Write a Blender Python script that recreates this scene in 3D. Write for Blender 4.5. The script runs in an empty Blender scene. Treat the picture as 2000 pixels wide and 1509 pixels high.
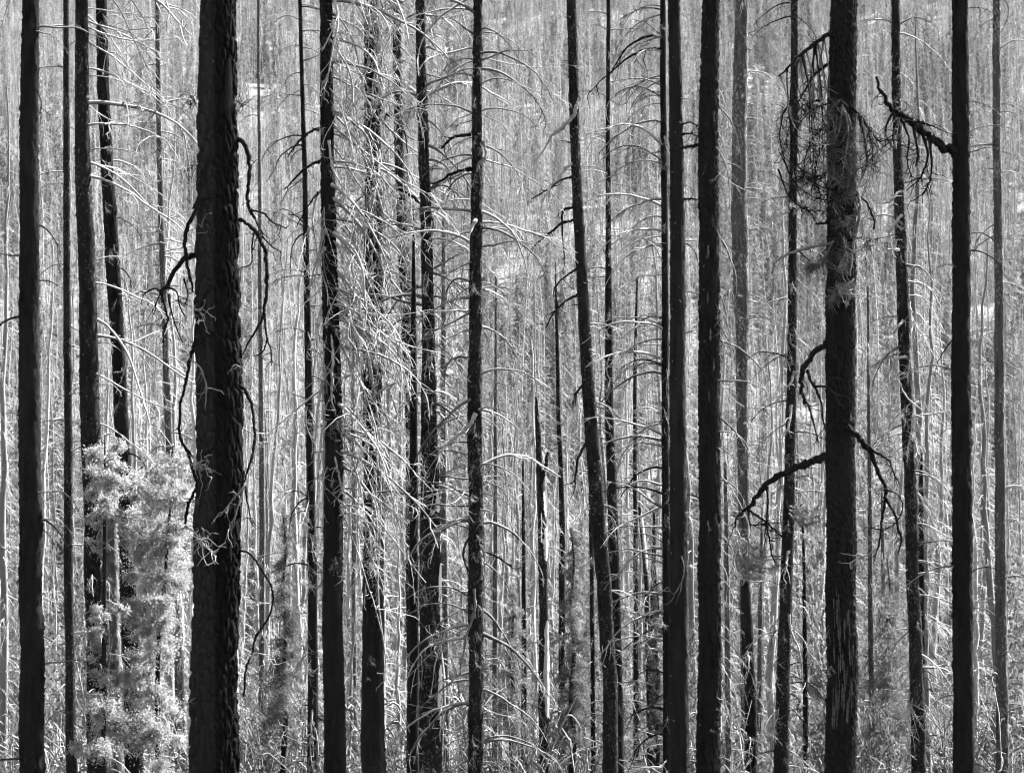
import bpy, math, random
import numpy as np
R = math.radians
random.seed(7)
rng = np.random.default_rng(11)

# ------------------------------------------------------------------ camera, sky, sun, exposure
sc = bpy.context.scene
CZ = 10.0                      # the camera stands on a bank above the trees
F = 2000 * 100 / 36.0          # focal length in pixels of the 2000-wide photograph
cam = bpy.data.cameras.new('camera')
cam.lens = 100; cam.sensor_width = 36; cam.clip_start = 0.5; cam.clip_end = 3000
cam.dof.use_dof = True; cam.dof.focus_distance = 62; cam.dof.aperture_fstop = 5.6
camo = bpy.data.objects.new('camera', cam)
camo.location = (0, 0, CZ); camo.rotation_euler = (R(90), 0, 0)
sc.collection.objects.link(camo); sc.camera = camo

SUN_EL, SUN_AZ = R(44), R(54)  # azimuth measured from +Y (view direction) towards +X
world = bpy.data.worlds.new('World'); sc.world = world; world.use_nodes = True
wn = world.node_tree; wn.nodes.clear()
sky = wn.nodes.new('ShaderNodeTexSky'); sky.sky_type = 'NISHITA'; sky.sun_disc = False
sky.sun_elevation = SUN_EL; sky.sun_rotation = SUN_AZ
bw = wn.nodes.new('ShaderNodeRGBToBW')           # the photograph is black and white
bg = wn.nodes.new('ShaderNodeBackground'); bg.inputs['Strength'].default_value = 0.05
wo = wn.nodes.new('ShaderNodeOutputWorld')
wn.links.new(sky.outputs[0], bw.inputs[0]); wn.links.new(bw.outputs[0], bg.inputs[0]); wn.links.new(bg.outputs[0], wo.inputs[0])

sun = bpy.data.lights.new('sun', 'SUN'); sun.energy = 5.0; sun.angle = R(0.5); sun.color = (1, 1, 1)
suno = bpy.data.objects.new('sun', sun); sc.collection.objects.link(suno)
suno.rotation_euler = (R(90) - SUN_EL, 0, math.pi - SUN_AZ); suno.location = (60, 60, 120)

vs = sc.view_settings
vs.view_transform = 'Standard'; vs.look = 'None'; vs.gamma = 1; vs.use_curve_mapping = False; vs.exposure = 3.1
sc.render.engine = 'CYCLES'
cy = sc.cycles
cy.max_bounces = 1; cy.diffuse_bounces = 0; cy.glossy_bounces = 1; cy.transmission_bounces = 2; cy.volume_bounces = 0
cy.transparent_max_bounces = 4; cy.use_adaptive_sampling = True; cy.adaptive_threshold = 0.03
cy.use_denoising = True; cy.denoiser = 'OPENIMAGEDENOISE'; cy.denoising_prefilter = 'ACCURATE'; cy.adaptive_min_samples = 48; cy.caustics_reflective = False; cy.caustics_refractive = False
cy.sample_clamp_indirect = 4.0; cy.filter_width = 1.2

# ------------------------------------------------------------------ helpers
COL = sc.collection
def P(x, y, d):
    """a point d metres away along the view that the photograph shows at pixel x, y"""
    return np.array([(x - 1000) * d / F, d, CZ - (y - 754.5) * d / F])

def hash3(i, j, k, s=0):
    n = (i.astype(np.int64) * 73856093) ^ (j.astype(np.int64) * 19349663) ^ (k.astype(np.int64) * 83492791) ^ (s * 2654435761)
    n = (n ^ (n >> 13)) * 1274126177 & 0x7fffffff
    return ((n ^ (n >> 16)) & 0xffff) / 65535.0

def vnoise(p, s=0):
    f = np.floor(p); t = p - f; t = t * t * (3 - 2 * t); f = f.astype(np.int64)
    out = 0
    for a in (0, 1):
        for b in (0, 1):
            for c in (0, 1):
                w = (t[..., 0] if a else 1 - t[..., 0]) * (t[..., 1] if b else 1 - t[..., 1]) * (t[..., 2] if c else 1 - t[..., 2])
                out = out + w * hash3(f[..., 0] + a, f[..., 1] + b, f[..., 2] + c, s)
    return out

def worley(p, s=0):
    f = np.floor(p).astype(np.int64)
    d1 = np.full(p.shape[:-1], 9.0); d2 = d1.copy(); idv = np.zeros_like(d1)
    for a in (-1, 0, 1):
        for b in (-1, 0, 1):
            for c in (-1, 0, 1):
                g = f + np.array([a, b, c])
                q = np.stack([g[..., 0] + hash3(g[..., 0], g[..., 1], g[..., 2], s + 1),
                              g[..., 1] + hash3(g[..., 0], g[..., 1], g[..., 2], s + 2),
                              g[..., 2] + hash3(g[..., 0], g[..., 1], g[..., 2], s + 3)], -1)
                d = np.linalg.norm(p - q, axis=-1)
                near = d < d1
                d2 = np.where(near, d1, np.minimum(d2, d)); idv = np.where(near, hash3(g[..., 0], g[..., 1], g[..., 2], s + 4), idv)
                d1 = np.where(near, d, d1)
    return d1, d2, idv

def mesh_from(name, V, Fq, mats, smooth=True, mi=None):
    """V (n,3); Fq (m,3|4) int array or a list of such arrays"""
    me = bpy.data.meshes.new(name)
    V = np.asarray(V, dtype=np.float32)
    if not isinstance(Fq, list): Fq = [Fq]
    Fq = [np.asarray(f, dtype=np.int32) for f in Fq if len(f)]
    loops = np.concatenate([f.ravel() for f in Fq])
    tot = np.concatenate([np.full(len(f), f.shape[1], np.int32) for f in Fq])
    start = np.concatenate([[0], np.cumsum(tot)[:-1]]).astype(np.int32)
    me.vertices.add(len(V)); me.vertices.foreach_set('co', V.ravel())
    me.loops.add(len(loops)); me.loops.foreach_set('vertex_index', loops)
    me.polygons.add(len(tot)); me.polygons.foreach_set('loop_start', start); me.polygons.foreach_set('loop_total', tot)
    if smooth: me.polygons.foreach_set('use_smooth', np.ones(len(tot), bool))
    for m in (mats if isinstance(mats, (list, tuple)) else [mats]): me.materials.append(m)
    if mi is not None: me.polygons.foreach_set('material_index', np.asarray(mi, np.int32))
    me.update(calc_edges=True)
    return me

def tubes(Pt, Rd, sides=4):
    """Pt (N,K,3), Rd (N,K) -> verts, quads of N open tapering tubes"""
    Pt = np.asarray(Pt, float); Rd = np.asarray(Rd, float)
    if Pt.ndim == 2: Pt = Pt[None]
    Rd = np.broadcast_to(Rd, Pt.shape[:2])
    N, K, _ = Pt.shape
    T = np.empty_like(Pt); T[:, 1:-1] = Pt[:, 2:] - Pt[:, :-2]; T[:, 0] = Pt[:, 1] - Pt[:, 0]; T[:, -1] = Pt[:, -1] - Pt[:, -2]
    T /= np.linalg.norm(T, axis=-1, keepdims=True) + 1e-9
    ch = Pt[:, -1] - Pt[:, 0]
    ref = np.where((np.abs(ch[:, 2]) > 0.8 * np.linalg.norm(ch, axis=-1))[:, None], np.array([[0., 1., 0.01]]), np.array([[0.02, 0.01, 1.]]))
    ref = np.repeat(ref[:, None], K, 1)
    A = np.cross(T, ref); A /= np.linalg.norm(A, axis=-1, keepdims=True) + 1e-9
    B = np.cross(T, A)
    a = np.arange(sides) * 2 * math.pi / sides
    V = Pt[:, :, None] + Rd[:, :, None, None] * (A[:, :, None] * np.cos(a)[None, None, :, None] + B[:, :, None] * np.sin(a)[None, None, :, None])
    idx = np.arange(N * K * sides).reshape(N, K, sides)
    q = np.stack([idx[:, :-1], np.roll(idx, -1, 2)[:, :-1], np.roll(idx, -1, 2)[:, 1:], idx[:, 1:]], -1).reshape(-1, 4)
    return V.reshape(-1, 3), q

class MB:
    def __init__(s): s.v = []; s.f = []; s.m = []; s.n = 0
    def add(s, V, Fq, mi=0):
        s.v.append(V); s.f.append(np.asarray(Fq) + s.n); s.m.append(np.full(len(Fq), mi)); s.n += len(V)
    def mesh(s, name, mats, smooth=True):
        return mesh_from(name, np.concatenate(s.v), s.f, mats, smooth, np.concatenate(s.m) if len(s.m) else None)

def link(name, data, parent=None, loc=(0, 0, 0)):
    o = bpy.data.objects.new(name, data); COL.objects.link(o); o.parent = parent; o.location = loc
    return o
def tag(o, label, cat, group=None, kind=None):
    o['label'] = label; o['category'] = cat
    if group: o['group'] = group
    if kind: o['kind'] = kind
    return o

def catmull(pts, n):
    pts = np.asarray(pts, float)
    if len(pts) == 2: return pts[0] + (pts[1] - pts[0]) * np.linspace(0, 1, n)[:, None]
    E = np.vstack([2 * pts[0] - pts[1], pts, 2 * pts[-1] - pts[-2]])
    u = np.linspace(0, len(pts) - 1 - 1e-6, n); i = u.astype(int); t = (u - i)[:, None]
    p0, p1, p2, p3 = E[i], E[i + 1], E[i + 2], E[i + 3]
    return 0.5 * (2 * p1 + (p2 - p0) * t + (2 * p0 - 5 * p1 + 4 * p2 - p3) * t * t + (3 * p1 - p0 - 3 * p2 + p3) * t ** 3)

# ------------------------------------------------------------------ materials (neutral greys: a black and white picture)
def newmat(name):
    m = bpy.data.materials.new(name); m.use_nodes = True
    nt = m.node_tree; nt.nodes.clear()
    return m, nt, nt.nodes.new, nt.links.new

def bark_mat(name, lo, hi, burnt=None, fleck=0.0, fleck_amt=0.62, scale=9.0, stretch=0.18, bump=0.5, bump_dist=0.03, fscale=26.0, rough=0.95, rnd=0.0):
    m, nt, N, L = newmat(name)
    tc = N('ShaderNodeTexCoord'); mp = N('ShaderNodeMapping'); mp.inputs['Scale'].default_value = (1, 1, stretch)
    L(tc.outputs['Object'], mp.inputs[0])
    n1 = N('ShaderNodeTexNoise'); n1.inputs['Scale'].default_value = scale; n1.inputs['Detail'].default_value = 6; n1.inputs['Roughness'].default_value = 0.65
    L(mp.outputs[0], n1.inputs['Vector'])
    r1 = N('ShaderNodeMapRange'); r1.inputs[1].default_value = 0.32; r1.inputs[2].default_value = 0.7
    r1.inputs[3].default_value = lo; r1.inputs[4].default_value = hi
    L(n1.outputs[0], r1.inputs[0]); out = r1.outputs[0]
    if fleck > 0:
        n2 = N('ShaderNodeTexNoise'); n2.inputs['Scale'].default_value = fscale; n2.inputs['Detail'].default_value = 4
        mp2 = N('ShaderNodeMapping'); mp2.inputs['Scale'].default_value = (1, 1, 0.6); L(tc.outputs['Object'], mp2.inputs[0]); L(mp2.outputs[0], n2.inputs['Vector'])
        r2 = N('ShaderNodeMapRange'); r2.inputs[1].default_value = fleck_amt; r2.inputs[2].default_value = fleck_amt + 0.07
        n3 = N('ShaderNodeTexNoise'); n3.inputs['Scale'].default_value = 0.9; L(tc.outputs['Object'], n3.inputs['Vector'])
        ma = N('ShaderNodeMath'); ma.operation = 'MULTIPLY_ADD'; ma.inputs[1].default_value = 0.45; L(n3.outputs[0], ma.inputs[0]); L(n2.outputs[0], ma.inputs[2]); sb = N('ShaderNodeMath'); sb.operation = 'SUBTRACT'; sb.inputs[1].default_value = 0.225; L(ma.outputs[0], sb.inputs[0])
        L(sb.outputs[0], r2.inputs[0])
        mx = N('ShaderNodeMix'); L(r2.outputs[0], mx.inputs[0]); L(out, mx.inputs[2]); mx.inputs[3].default_value = fleck
        out = mx.outputs[0]
    if rnd > 0:
        oi = N('ShaderNodeObjectInfo'); rr = N('ShaderNodeMapRange'); rr.inputs[3].default_value = 1 - rnd; rr.inputs[4].default_value = 1 + rnd
        L(oi.outputs['Random'], rr.inputs[0]); mu = N('ShaderNodeMath'); mu.operation = 'MULTIPLY'; L(rr.outputs[0], mu.inputs[0]); L(out, mu.inputs[1]); out = mu.outputs[0]
    if burnt is not None:      # an even darker tone mixed in on the trunk's right side
        sx = N('ShaderNodeSeparateXYZ'); L(tc.outputs['Object'], sx.inputs[0]); ad = N('ShaderNodeMath'); ad.operation = 'MULTIPLY_ADD'; L(n1.outputs[0], ad.inputs[0]); ad.inputs[1].default_value = 0.25; L(sx.outputs[0], ad.inputs[2])
        rb = N('ShaderNodeMapRange'); rb.inputs[1].default_value = 0.10; rb.inputs[2].default_value = 0.16; L(ad.outputs[0], rb.inputs[0])
        mb_ = N('ShaderNodeMix'); L(rb.outputs[0], mb_.inputs[0]); L(out, mb_.inputs[2]); mb_.inputs[3].default_value = burnt; out = mb_.outputs[0]
    b = N('ShaderNodeBump'); b.inputs['Strength'].default_value = bump; b.inputs['Distance'].default_value = bump_dist
    L(n1.outputs[0], b.inputs['Height'])
    d = N('ShaderNodeBsdfPrincipled'); d.inputs['Roughness'].default_value = rough; d.inputs['Specular IOR Level'].default_value = 0.03
    cc = N('ShaderNodeCombineColor'); [L(out, cc.inputs[i]) for i in range(3)]
    L(cc.outputs[0], d.inputs['Base Color']); L(b.outputs[0], d.inputs['Normal'])
    o = N('ShaderNodeOutputMaterial'); L(d.outputs[0], o.inputs[0])
    return m

def plain_mat(name, lo, hi, scale=6.0, rough=0.85, rnd=0.0, trans=0.0):
    m, nt, N, L = newmat(name)
    tc = N('ShaderNodeTexCoord'); n1 = N('ShaderNodeTexNoise'); n1.inputs['Scale'].default_value = scale; n1.inputs['Detail'].default_value = 3
    L(tc.outputs['Object'], n1.inputs['Vector'])
    r1 = N('ShaderNodeMapRange'); r1.inputs[1].default_value = 0.3; r1.inputs[2].default_value = 0.7
    r1.inputs[3].default_value = lo; r1.inputs[4].default_value = hi
    L(n1.outputs[0], r1.inputs[0]); out = r1.outputs[0]
    if rnd > 0:
        oi = N('ShaderNodeObjectInfo'); rr = N('ShaderNodeMapRange'); rr.inputs[3].default_value = 1 - rnd; rr.inputs[4].default_value = 1 + rnd
        L(oi.outputs['Random'], rr.inputs[0]); mu = N('ShaderNodeMath'); mu.operation = 'MULTIPLY'; L(rr.outputs[0], mu.inputs[0]); L(out, mu.inputs[1]); out = mu.outputs[0]
    cc = N('ShaderNodeCombineColor'); [L(out, cc.inputs[i]) for i in range(3)]
    d = N('ShaderNodeBsdfDiffuse'); L(cc.outputs[0], d.inputs[0]); d.inputs['Roughness'].default_value = 0.3
    o = N('ShaderNodeOutputMaterial')
    if trans > 0:
        t = N('ShaderNodeBsdfTranslucent'); L(cc.outputs[0], t.inputs[0]); mx = N('ShaderNodeMixShader'); mx.inputs[0].default_value = trans
        L(d.outputs[0], mx.inputs[1]); L(t.outputs[0], mx.inputs[2]); L(mx.outputs[0], o.inputs[0])
    else: L(d.outputs[0], o.inputs[0])
    return m

M = {
    'char':   bark_mat('charred_bark', 0.003, 0.016, fleck=0.08, fleck_amt=0.72, scale=10, bump=0.6),
    'plate':  bark_mat('plated_bark', 0.003, 0.015, fleck=0.06, fleck_amt=0.72, scale=14, stretch=0.25, bump=0.4, fscale=14),
    'giant':  bark_mat('plated_bark_darker_on_one_side', 0.010, 0.030, burnt=0.004, fleck=0.07, fleck_amt=0.70, scale=14, stretch=0.25, bump=0.5, fscale=14),
    'smooth': bark_mat('smooth_dark_bark', 0.006, 0.024, fleck=0.0, scale=6, stretch=0.1, bump=0.25),
    'lichen': bark_mat('lichen_flecked_bark', 0.004, 0.022, fleck=0.09, fleck_amt=0.60, scale=8, stretch=0.4, bump=0.6, fscale=22),
    'grey':   bark_mat('grey_bark_with_haze_tone', 0.03, 0.11, fleck=0.22, fleck_amt=0.58, scale=11, stretch=0.12, bump=0.8, fscale=16),  # grey bark, its paleness doubling as painted haze on farther trunks
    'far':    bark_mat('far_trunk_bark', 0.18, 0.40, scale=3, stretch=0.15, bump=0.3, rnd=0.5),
    'pale':   bark_mat('pale_bark', 0.04, 0.17, scale=14, stretch=0.3, bump=0.8, bump_dist=0.05),
    'scar':   bark_mat('scarred_wood', 0.015, 0.15, scale=16, stretch=0.12, bump=0.6, bump_dist=0.02),
    'wood':   bark_mat('bare_wood', 0.45, 0.75, scale=9, stretch=0.06, bump=0.3, bump_dist=0.01),
    'twig':   plain_mat('bleached_twig', 0.20, 0.46, rnd=0.25),
    'twigmid': plain_mat('grey_twig', 0.08, 0.22, rnd=0.3),
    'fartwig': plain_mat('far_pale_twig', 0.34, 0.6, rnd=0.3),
    'twigdark': plain_mat('dark_twig', 0.006, 0.02),
    'limb':   bark_mat('dark_limb_bark', 0.003, 0.014, fleck=0.05, fleck_amt=0.66, scale=14, stretch=0.8, bump=0.5, fscale=30),
    'needle': plain_mat('dry_needles', 0.04, 0.15, trans=0.3),
    'needledark': plain_mat('dark_dry_needles', 0.01, 0.05, trans=0.25),
    'leaf':   plain_mat('young_needles', 0.14, 0.58, scale=7, trans=0.35),
    'leafmid': plain_mat('grey_needles', 0.07, 0.22, scale=2.5, trans=0.35, rnd=0.3),
}

def ground_mat():
    m, nt, N, L = newmat('forest_floor')
    tc = N('ShaderNodeTexCoord'); n1 = N('ShaderNodeTexNoise'); n1.inputs['Scale'].default_value = 0.35; n1.inputs['Detail'].default_value = 10; n1.inputs['Roughness'].default_value = 0.7
    n2 = N('ShaderNodeTexNoise'); n2.inputs['Scale'].default_value = 4.0; n2.inputs['Detail'].default_value = 8
    L(tc.outputs['Object'], n1.inputs['Vector']); L(tc.outputs['Object'], n2.inputs['Vector'])
    mu = N('ShaderNodeMath'); mu.operation = 'MULTIPLY'; L(n1.outputs[0], mu.inputs[0]); L(n2.outputs[0], mu.inputs[1])
    r1 = N('ShaderNodeMapRange'); r1.inputs[1].default_value = 0.12; r1.inputs[2].default_value = 0.4; r1.inputs[3].default_value = 0.07; r1.inputs[4].default_value = 0.24
    L(mu.outputs[0], r1.inputs[0]); cc = N('ShaderNodeCombineColor'); [L(r1.outputs[0], cc.inputs[i]) for i in range(3)]
    b = N('ShaderNodeBump'); b.inputs['Strength'].default_value = 0.8; b.inputs['Distance'].default_value = 0.3; L(n2.outputs[0], b.inputs['Height'])
    d = N('ShaderNodeBsdfDiffuse'); L(cc.outputs[0], d.inputs[0]); L(b.outputs[0], d.inputs['Normal'])
    o = N('ShaderNodeOutputMaterial'); L(d.outputs[0], o.inputs[0]); return m
M['ground'] = ground_mat()

# ------------------------------------------------------------------ ground: a bank, a hollow with the near trees, a long hillside behind
GY = [-60, 0, 6, 14, 26, 40, 60, 80, 100, 130, 160, 220, 280, 360, 500, 700, 900, 1100, 1500]
GZ = [9.5, 8.4, 7.9, 5.2, 2.0, -0.8, -1.6, -2.4, -5.2, -8.2, -9.0, -10, -6, 10, 42, 95, 150, 200, 270]
def ground_z(x, y):
    x = np.asarray(x, float); y = np.asarray(y, float)
    z = np.interp(y, GY, GZ)
    p = np.stack([x * 0.03, y * 0.03, np.zeros_like(x)], -1); p2 = np.stack([x * 0.15, y * 0.15, np.ones_like(x)], -1)
    amp = np.clip((y - 30) / 80, 0, 1)
    return z + amp * ((vnoise(p, 5) - 0.5) * 5 + (vnoise(p2, 6) - 0.5) * 0.9)
gx = np.concatenate([np.linspace(-600, -190, 16), np.linspace(-180, 180, 140), np.linspace(190, 600, 16)])
gy = np.concatenate([np.linspace(-60, 30, 20), np.linspace(33, 300, 150), np.linspace(305, 1500, 150)])
X, Y = np.meshgrid(gx, gy); Z = ground_z(X, Y)
ii = np.arange(X.size).reshape(X.shape)
gq = np.stack([ii[:-1, :-1], ii[:-1, 1:], ii[1:, 1:], ii[1:, :-1]], -1).reshape(-1, 4)
g = link('ground', mesh_from('ground', np.stack([X, Y, Z], -1).reshape(-1, 3), gq, M['ground']))
g['kind'] = 'structure'; g['label'] = 'pale forest floor rising into a long hillside'

# ------------------------------------------------------------------ dead branches (unit length along +X, drooping to -Z)
def curve_paths(start, dirv, length, K, droop, wig, r):
    """N paths that start at start along dirv and sag; returns (N,K,3)"""
    N = len(start); pts = np.empty((N, K, 3)); pts[:, 0] = start; d = dirv / (np.linalg.norm(dirv, axis=-1, keepdims=True) + 1e-9)
    st = (length / (K - 1))[:, None]
    bend = r.normal(0, wig, (N, 3))
    for k in range(1, K):
        d = d + np.array([0, 0, -1.0]) * (droop / (K - 1))[:, None] + bend / (K - 1) + r.normal(0, wig * 0.85, (N, 3)) / math.sqrt(K - 1) * 0.95
        d /= np.linalg.norm(d, axis=-1, keepdims=True) + 1e-9
        pts[:, k] = pts[:, k - 1] + d * st
    return pts

def sample_on(paths, which, t):
    K = paths.shape[1]; u = t * (K - 1 - 1e-5); i = u.astype(int); f = (u - i)[:, None]
    a = paths[which, i]; b = paths[which, i + 1]
    tg = b - a; tg /= np.linalg.norm(tg, axis=-1, keepdims=True) + 1e-9
    return a + (b - a) * f, tg

def branch_set(mb, base, dirs, lens, r, droop=0.9, twigs=8, curls=14, thick=0.011, sides=4, K=9, mi=0, twig_len=0.42, curl_len=0.09, tfine=1.0, sub=4):
    """dead branches with hanging side twigs and small curls, all into mb"""
    N = len(base)
    main = curve_paths(base, dirs, lens, K, np.full(N, droop) * r.uniform(0.6, 1.35, N), 0.35, r)
    rad = lens[:, None] * thick * np.linspace(1, 0.22, K)[None] * r.uniform(0.8, 1.2, (N, 1))
    rad = np.maximum(rad, 0.0035)
    mb.add(*tubes(main, rad, sides), mi)
    def children(par, parlen, n, tlo, fr_lo, fr_hi, K2, dr, wg, th, sd):
        w = np.repeat(np.arange(len(par)), n); t = r.uniform(tlo, 0.98, len(w))
        p, tg = sample_on(par, w, t)
        sidev = np.cross(tg, np.array([0, 0, 1.0])); sidev /= np.linalg.norm(sidev, axis=-1, keepdims=True) + 1e-9
        s = np.where(r.random(len(w)) < 0.5, -1, 1)[:, None]
        d = tg * r.uniform(0.3, 1.0, (len(w), 1)) + sidev * s * r.uniform(0.3, 1.1, (len(w), 1)) + np.array([0, 0, 1]) * r.uniform(-0.5, 0.25, (len(w), 1))
        ln = parlen[w] * r.uniform(fr_lo, fr_hi, len(w)) * (1.15 - 0.6 * t)
        q = curve_paths(p, d, ln, K2, np.full(len(w), dr) * r.uniform(0.5, 1.5, len(w)), wg, r)
        rd = np.maximum(parlen[w] * th, 0.003)[:, None] * np.linspace(1, 0.4, K2)[None]
        mb.add(*tubes(q, rd, sd), mi)
        return q, ln
    if twigs:
        q, ln = children(main, lens, twigs, 0.15, twig_len * 0.35, twig_len, max(5, K - 3), 1.1, 0.5, thick * 0.42 * tfine, 3)
        if curls:
            children(q, ln, max(1, curls // max(1, twigs)), 0.15, 0.15, 0.55, sub, 0.9, 1.3, thick * 0.7 * tfine, 3)
    if curls:
        children(main, lens, max(2, curls // 2), 0.1, curl_len * 0.5, curl_len * 1.4, sub, 0.6, 1.6, thick * 0.3 * tfine, 3)

def branch_proto(name, mat, seed, pitch, droop, twigs, curls, thick, **kw):
    r = np.random.default_rng(seed); mb = MB()
    branch_set(mb, np.zeros((1, 3)), np.array([[math.cos(pitch), 0, math.sin(pitch)]]), np.ones(1), r, droop, twigs, curls, thick, **kw)
    return mb.mesh(name, mat)
BR = {}
def family(key, mat, n, pitch, droop, twigs, curls, thick, **kw):
    BR[key] = [branch_proto('branch_' + key, mat, 100 + 17 * i + sum(map(ord, key)), R(random.uniform(*pitch)), random.uniform(*droop), twigs, curls, thick, **kw) for i in range(n)]
family('whip', M['twig'], 12, (-30, 5), (0.4, 1.3), 5, 16, 0.0095, twig_len=0.7, curl_len=0.07, K=13)
family('arch', M['twig'], 10, (0, 30), (1.0, 2.0), 4, 12, 0.0165, twig_len=0.55, curl_len=0.10, K=12)
family('archmid', M['twigmid'], 10, (0, 30), (0.9, 1.9), 5, 14, 0.0165, twig_len=0.55, curl_len=0.10, K=12)
family('archdark', M['twigdark'], 8, (0, 35), (0.8, 2.2), 5, 12, 0.017, twig_len=0.5, curl_len=0.1, K=12)
family('curl', M['twig'], 8, (-60, 20), (0.2, 1.2), 9, 40, 0.012, twig_len=0.7, curl_len=0.3)   # tangled curls on the bark
family('stub', M['twig'], 5, (-25, 30), (0.1, 0.6), 0, 0, 0.10)                            # snapped short stubs
family('stubdark', M['twigdark'], 5, (-5, 30), (0.1, 0.7), 0, 2, 0.05)

# ------------------------------------------------------------------ foreground trees, each traced trunk at its own distance
def tree_root(name, label, base, group=None):
    o = link(name, None, None, tuple(base)); o.empty_display_size = 0.5
    return tag(o, label, 'tree', group)

class Tree:
    def __init__(s, label, d, pts, mat='char', name='burnt_tree', bark=0.0, sides=40, segs=260, top=None, group=None, flare=True, rough=0.03, seed=1):
        s.d = d; s.seed = seed; s.open_top = top is None
        pts = sorted(pts, key=lambda p: p[1])
        x0, y0, w0 = pts[0]; x1, y1, w1 = pts[-1]
        xs = [p[0] for p in pts]; ys = [p[1] for p in pts]; ws = [p[2] for p in pts]
        if top is None:      # goes on above the picture
            k = (pts[1][0] - x0) / (pts[1][1] - y0); dy = 900
            xs = [x0 - k * dy * 0.6] + xs; ys = [y0 - dy] + ys; ws = [w0 * 0.55] + ws
        bx = x1 + (x1 - pts[-2][0]) / (y1 - pts[-2][1]) * 200
        X_, _, _ = P(bx, y1 + 200, d); gz = float(ground_z(X_, d)); yb = 754.5 + (CZ - gz + 0.35) * F / d
        if yb > y1 + 20:
            k = (x1 - pts[-2][0]) / (y1 - pts[-2][1]); k = max(-0.04, min(0.04, k))
            xs.append(x1 + k * (yb - y1) * 0.6); ys.append(yb); ws.append(w1 * 1.18)
        n = segs
        yf = np.linspace(ys[0], ys[-1], 4000); wt = np.where((yf > -40) & (yf < 1550), 1.0, 0.15); cw = np.concatenate([[0], np.cumsum((wt[1:] + wt[:-1]) / 2)]); yy = np.interp(np.linspace(0, cw[-1], n), cw, yf)
        ker = np.hanning(25)[1:-1]; ker /= ker.sum()
        def sm(v):
            q = np.interp(yy, ys, v); e = len(ker) // 2
            a = np.concatenate([2 * q[0] - q[1:e + 1][::-1], q, 2 * q[-1] - q[-e - 1:-1][::-1]])
            return np.convolve(a, ker, 'valid')
        xx, ww = sm(xs), sm(ws)
        s.yy, s.xx, s.ww = yy, xx, ww
        c = np.stack([(xx - 1000) * d / F, np.full(n, float(d)), CZ - (yy - 754.5) * d / F], -1)
        rad = np.maximum(ww, 1.0) * d / F / 2
        r = np.random.default_rng(seed)
        ph = r.uniform(0, 9, 3)
        c[:, 1] += 0.12 * np.sin(c[:, 2] * 0.25 + ph[0])
        wob = (vnoise(np.stack([c[:, 2] * 0.8, np.full(n, ph[1]), np.zeros(n)], -1), 3) - 0.5)
        rad = rad * (1 + 0.05 * wob)
        for fr_, am_ in ((0.22, 0.5), (0.8, 0.22), (2.6, 0.10)):
            c[:, 0] += (vnoise(np.stack([c[:, 2] * fr_, np.full(n, ph[2]), np.full(n, fr_)], -1), 9) - 0.5) * am_ * np.minimum(rad, 0.3)
        th = np.arange(sides) / sides * 2 * math.pi; th = th + 0.62 * np.cos(th)      # more facets on the side that faces the bank
        q3 = np.stack([np.cos(th)[None] * rad[:, None], np.sin(th)[None] * rad[:, None], np.repeat((c[:, 2])[:, None], sides, 1)], -1)
        disp = np.zeros((n, sides))
        if bark > 0:      # real bark plates with sunken joints
            pw = bark
            warp = (vnoise(q3 * np.array([3, 3, 1.2]) / (pw * 12), 8) - .5)[..., None] * np.array([0.6, 0.6, .3])
            d1, d2, idv = worley(q3 * np.array([1, 1, 0.32]) / pw + ph + warp * 1.2, 20 + seed)
            e = np.clip((d2 - d1) / 0.32, 0, 1)
            disp += (e - 1) * pw * 0.55 + (idv - 0.5) * pw * 0.16
            disp += (vnoise(q3 * np.array([1, 1, 0.4]) / (pw * 0.25), 31) - 0.5) * pw * 0.14
        f = rough * np.mean(rad)
        disp += (vnoise(q3 * np.array([1, 1, 0.35]) / max(0.03, np.mean(rad) * 0.35), 40 + seed) - 0.5) * f * 3
        disp += (vnoise(q3 * np.array([1, 1, 0.5]) / max(0.015, np.mean(rad) * 0.12), 50 + seed) - 0.5) * f * 1.6
        fl = vnoise(q3 * np.array([1, 1, 0.6]) / max(0.03, np.mean(rad) * 0.22), 70 + seed)
        disp += np.clip(fl - 0.70, 0, 1) * np.minimum(np.mean(rad), 0.2) * 0.45      # lifted flakes and knots
        RR = rad[:, None] + disp
        V = np.stack([c[:, 0:1] + np.cos(th) * RR, c[:, 1:2] + np.sin(th) * RR, np.repeat(c[:, 2:3], sides, 1)], -1)
        s.base = np.array([c[-1, 0], c[-1, 1], gz if yb > y1 + 20 else c[-1, 2]])
        s.root = tree_root(name, label, s.base, group)
        s.c, s.rad = c, rad
        idx = np.arange(n * sides).reshape(n, sides)
        q = np.stack([idx[:-1], idx[1:], np.roll(idx, -1, 1)[1:], np.roll(idx, -1, 1)[:-1]], -1).reshape(-1, 4)
        Vf = V.reshape(-1, 3)
        # closed, ragged top
        tip = c[0] + np.array([0, 0, rad[0] * 0.4]); Vf = np.vstack([Vf, tip])
        cap = np.stack([idx[0], np.roll(idx[0], -1), np.full(sides, len(Vf) - 1)], -1)
        s.trunk = link('trunk', mesh_from('trunk', Vf - s.base, [q, cap], M[mat]), s.root)
    def at(s, y):
        """world centre and radius of the trunk at photograph row y"""
        return (np.array([np.interp(y, s.yy, s.c[:, k]) for k in range(3)]), float(np.interp(y, s.yy, s.rad)))
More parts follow.
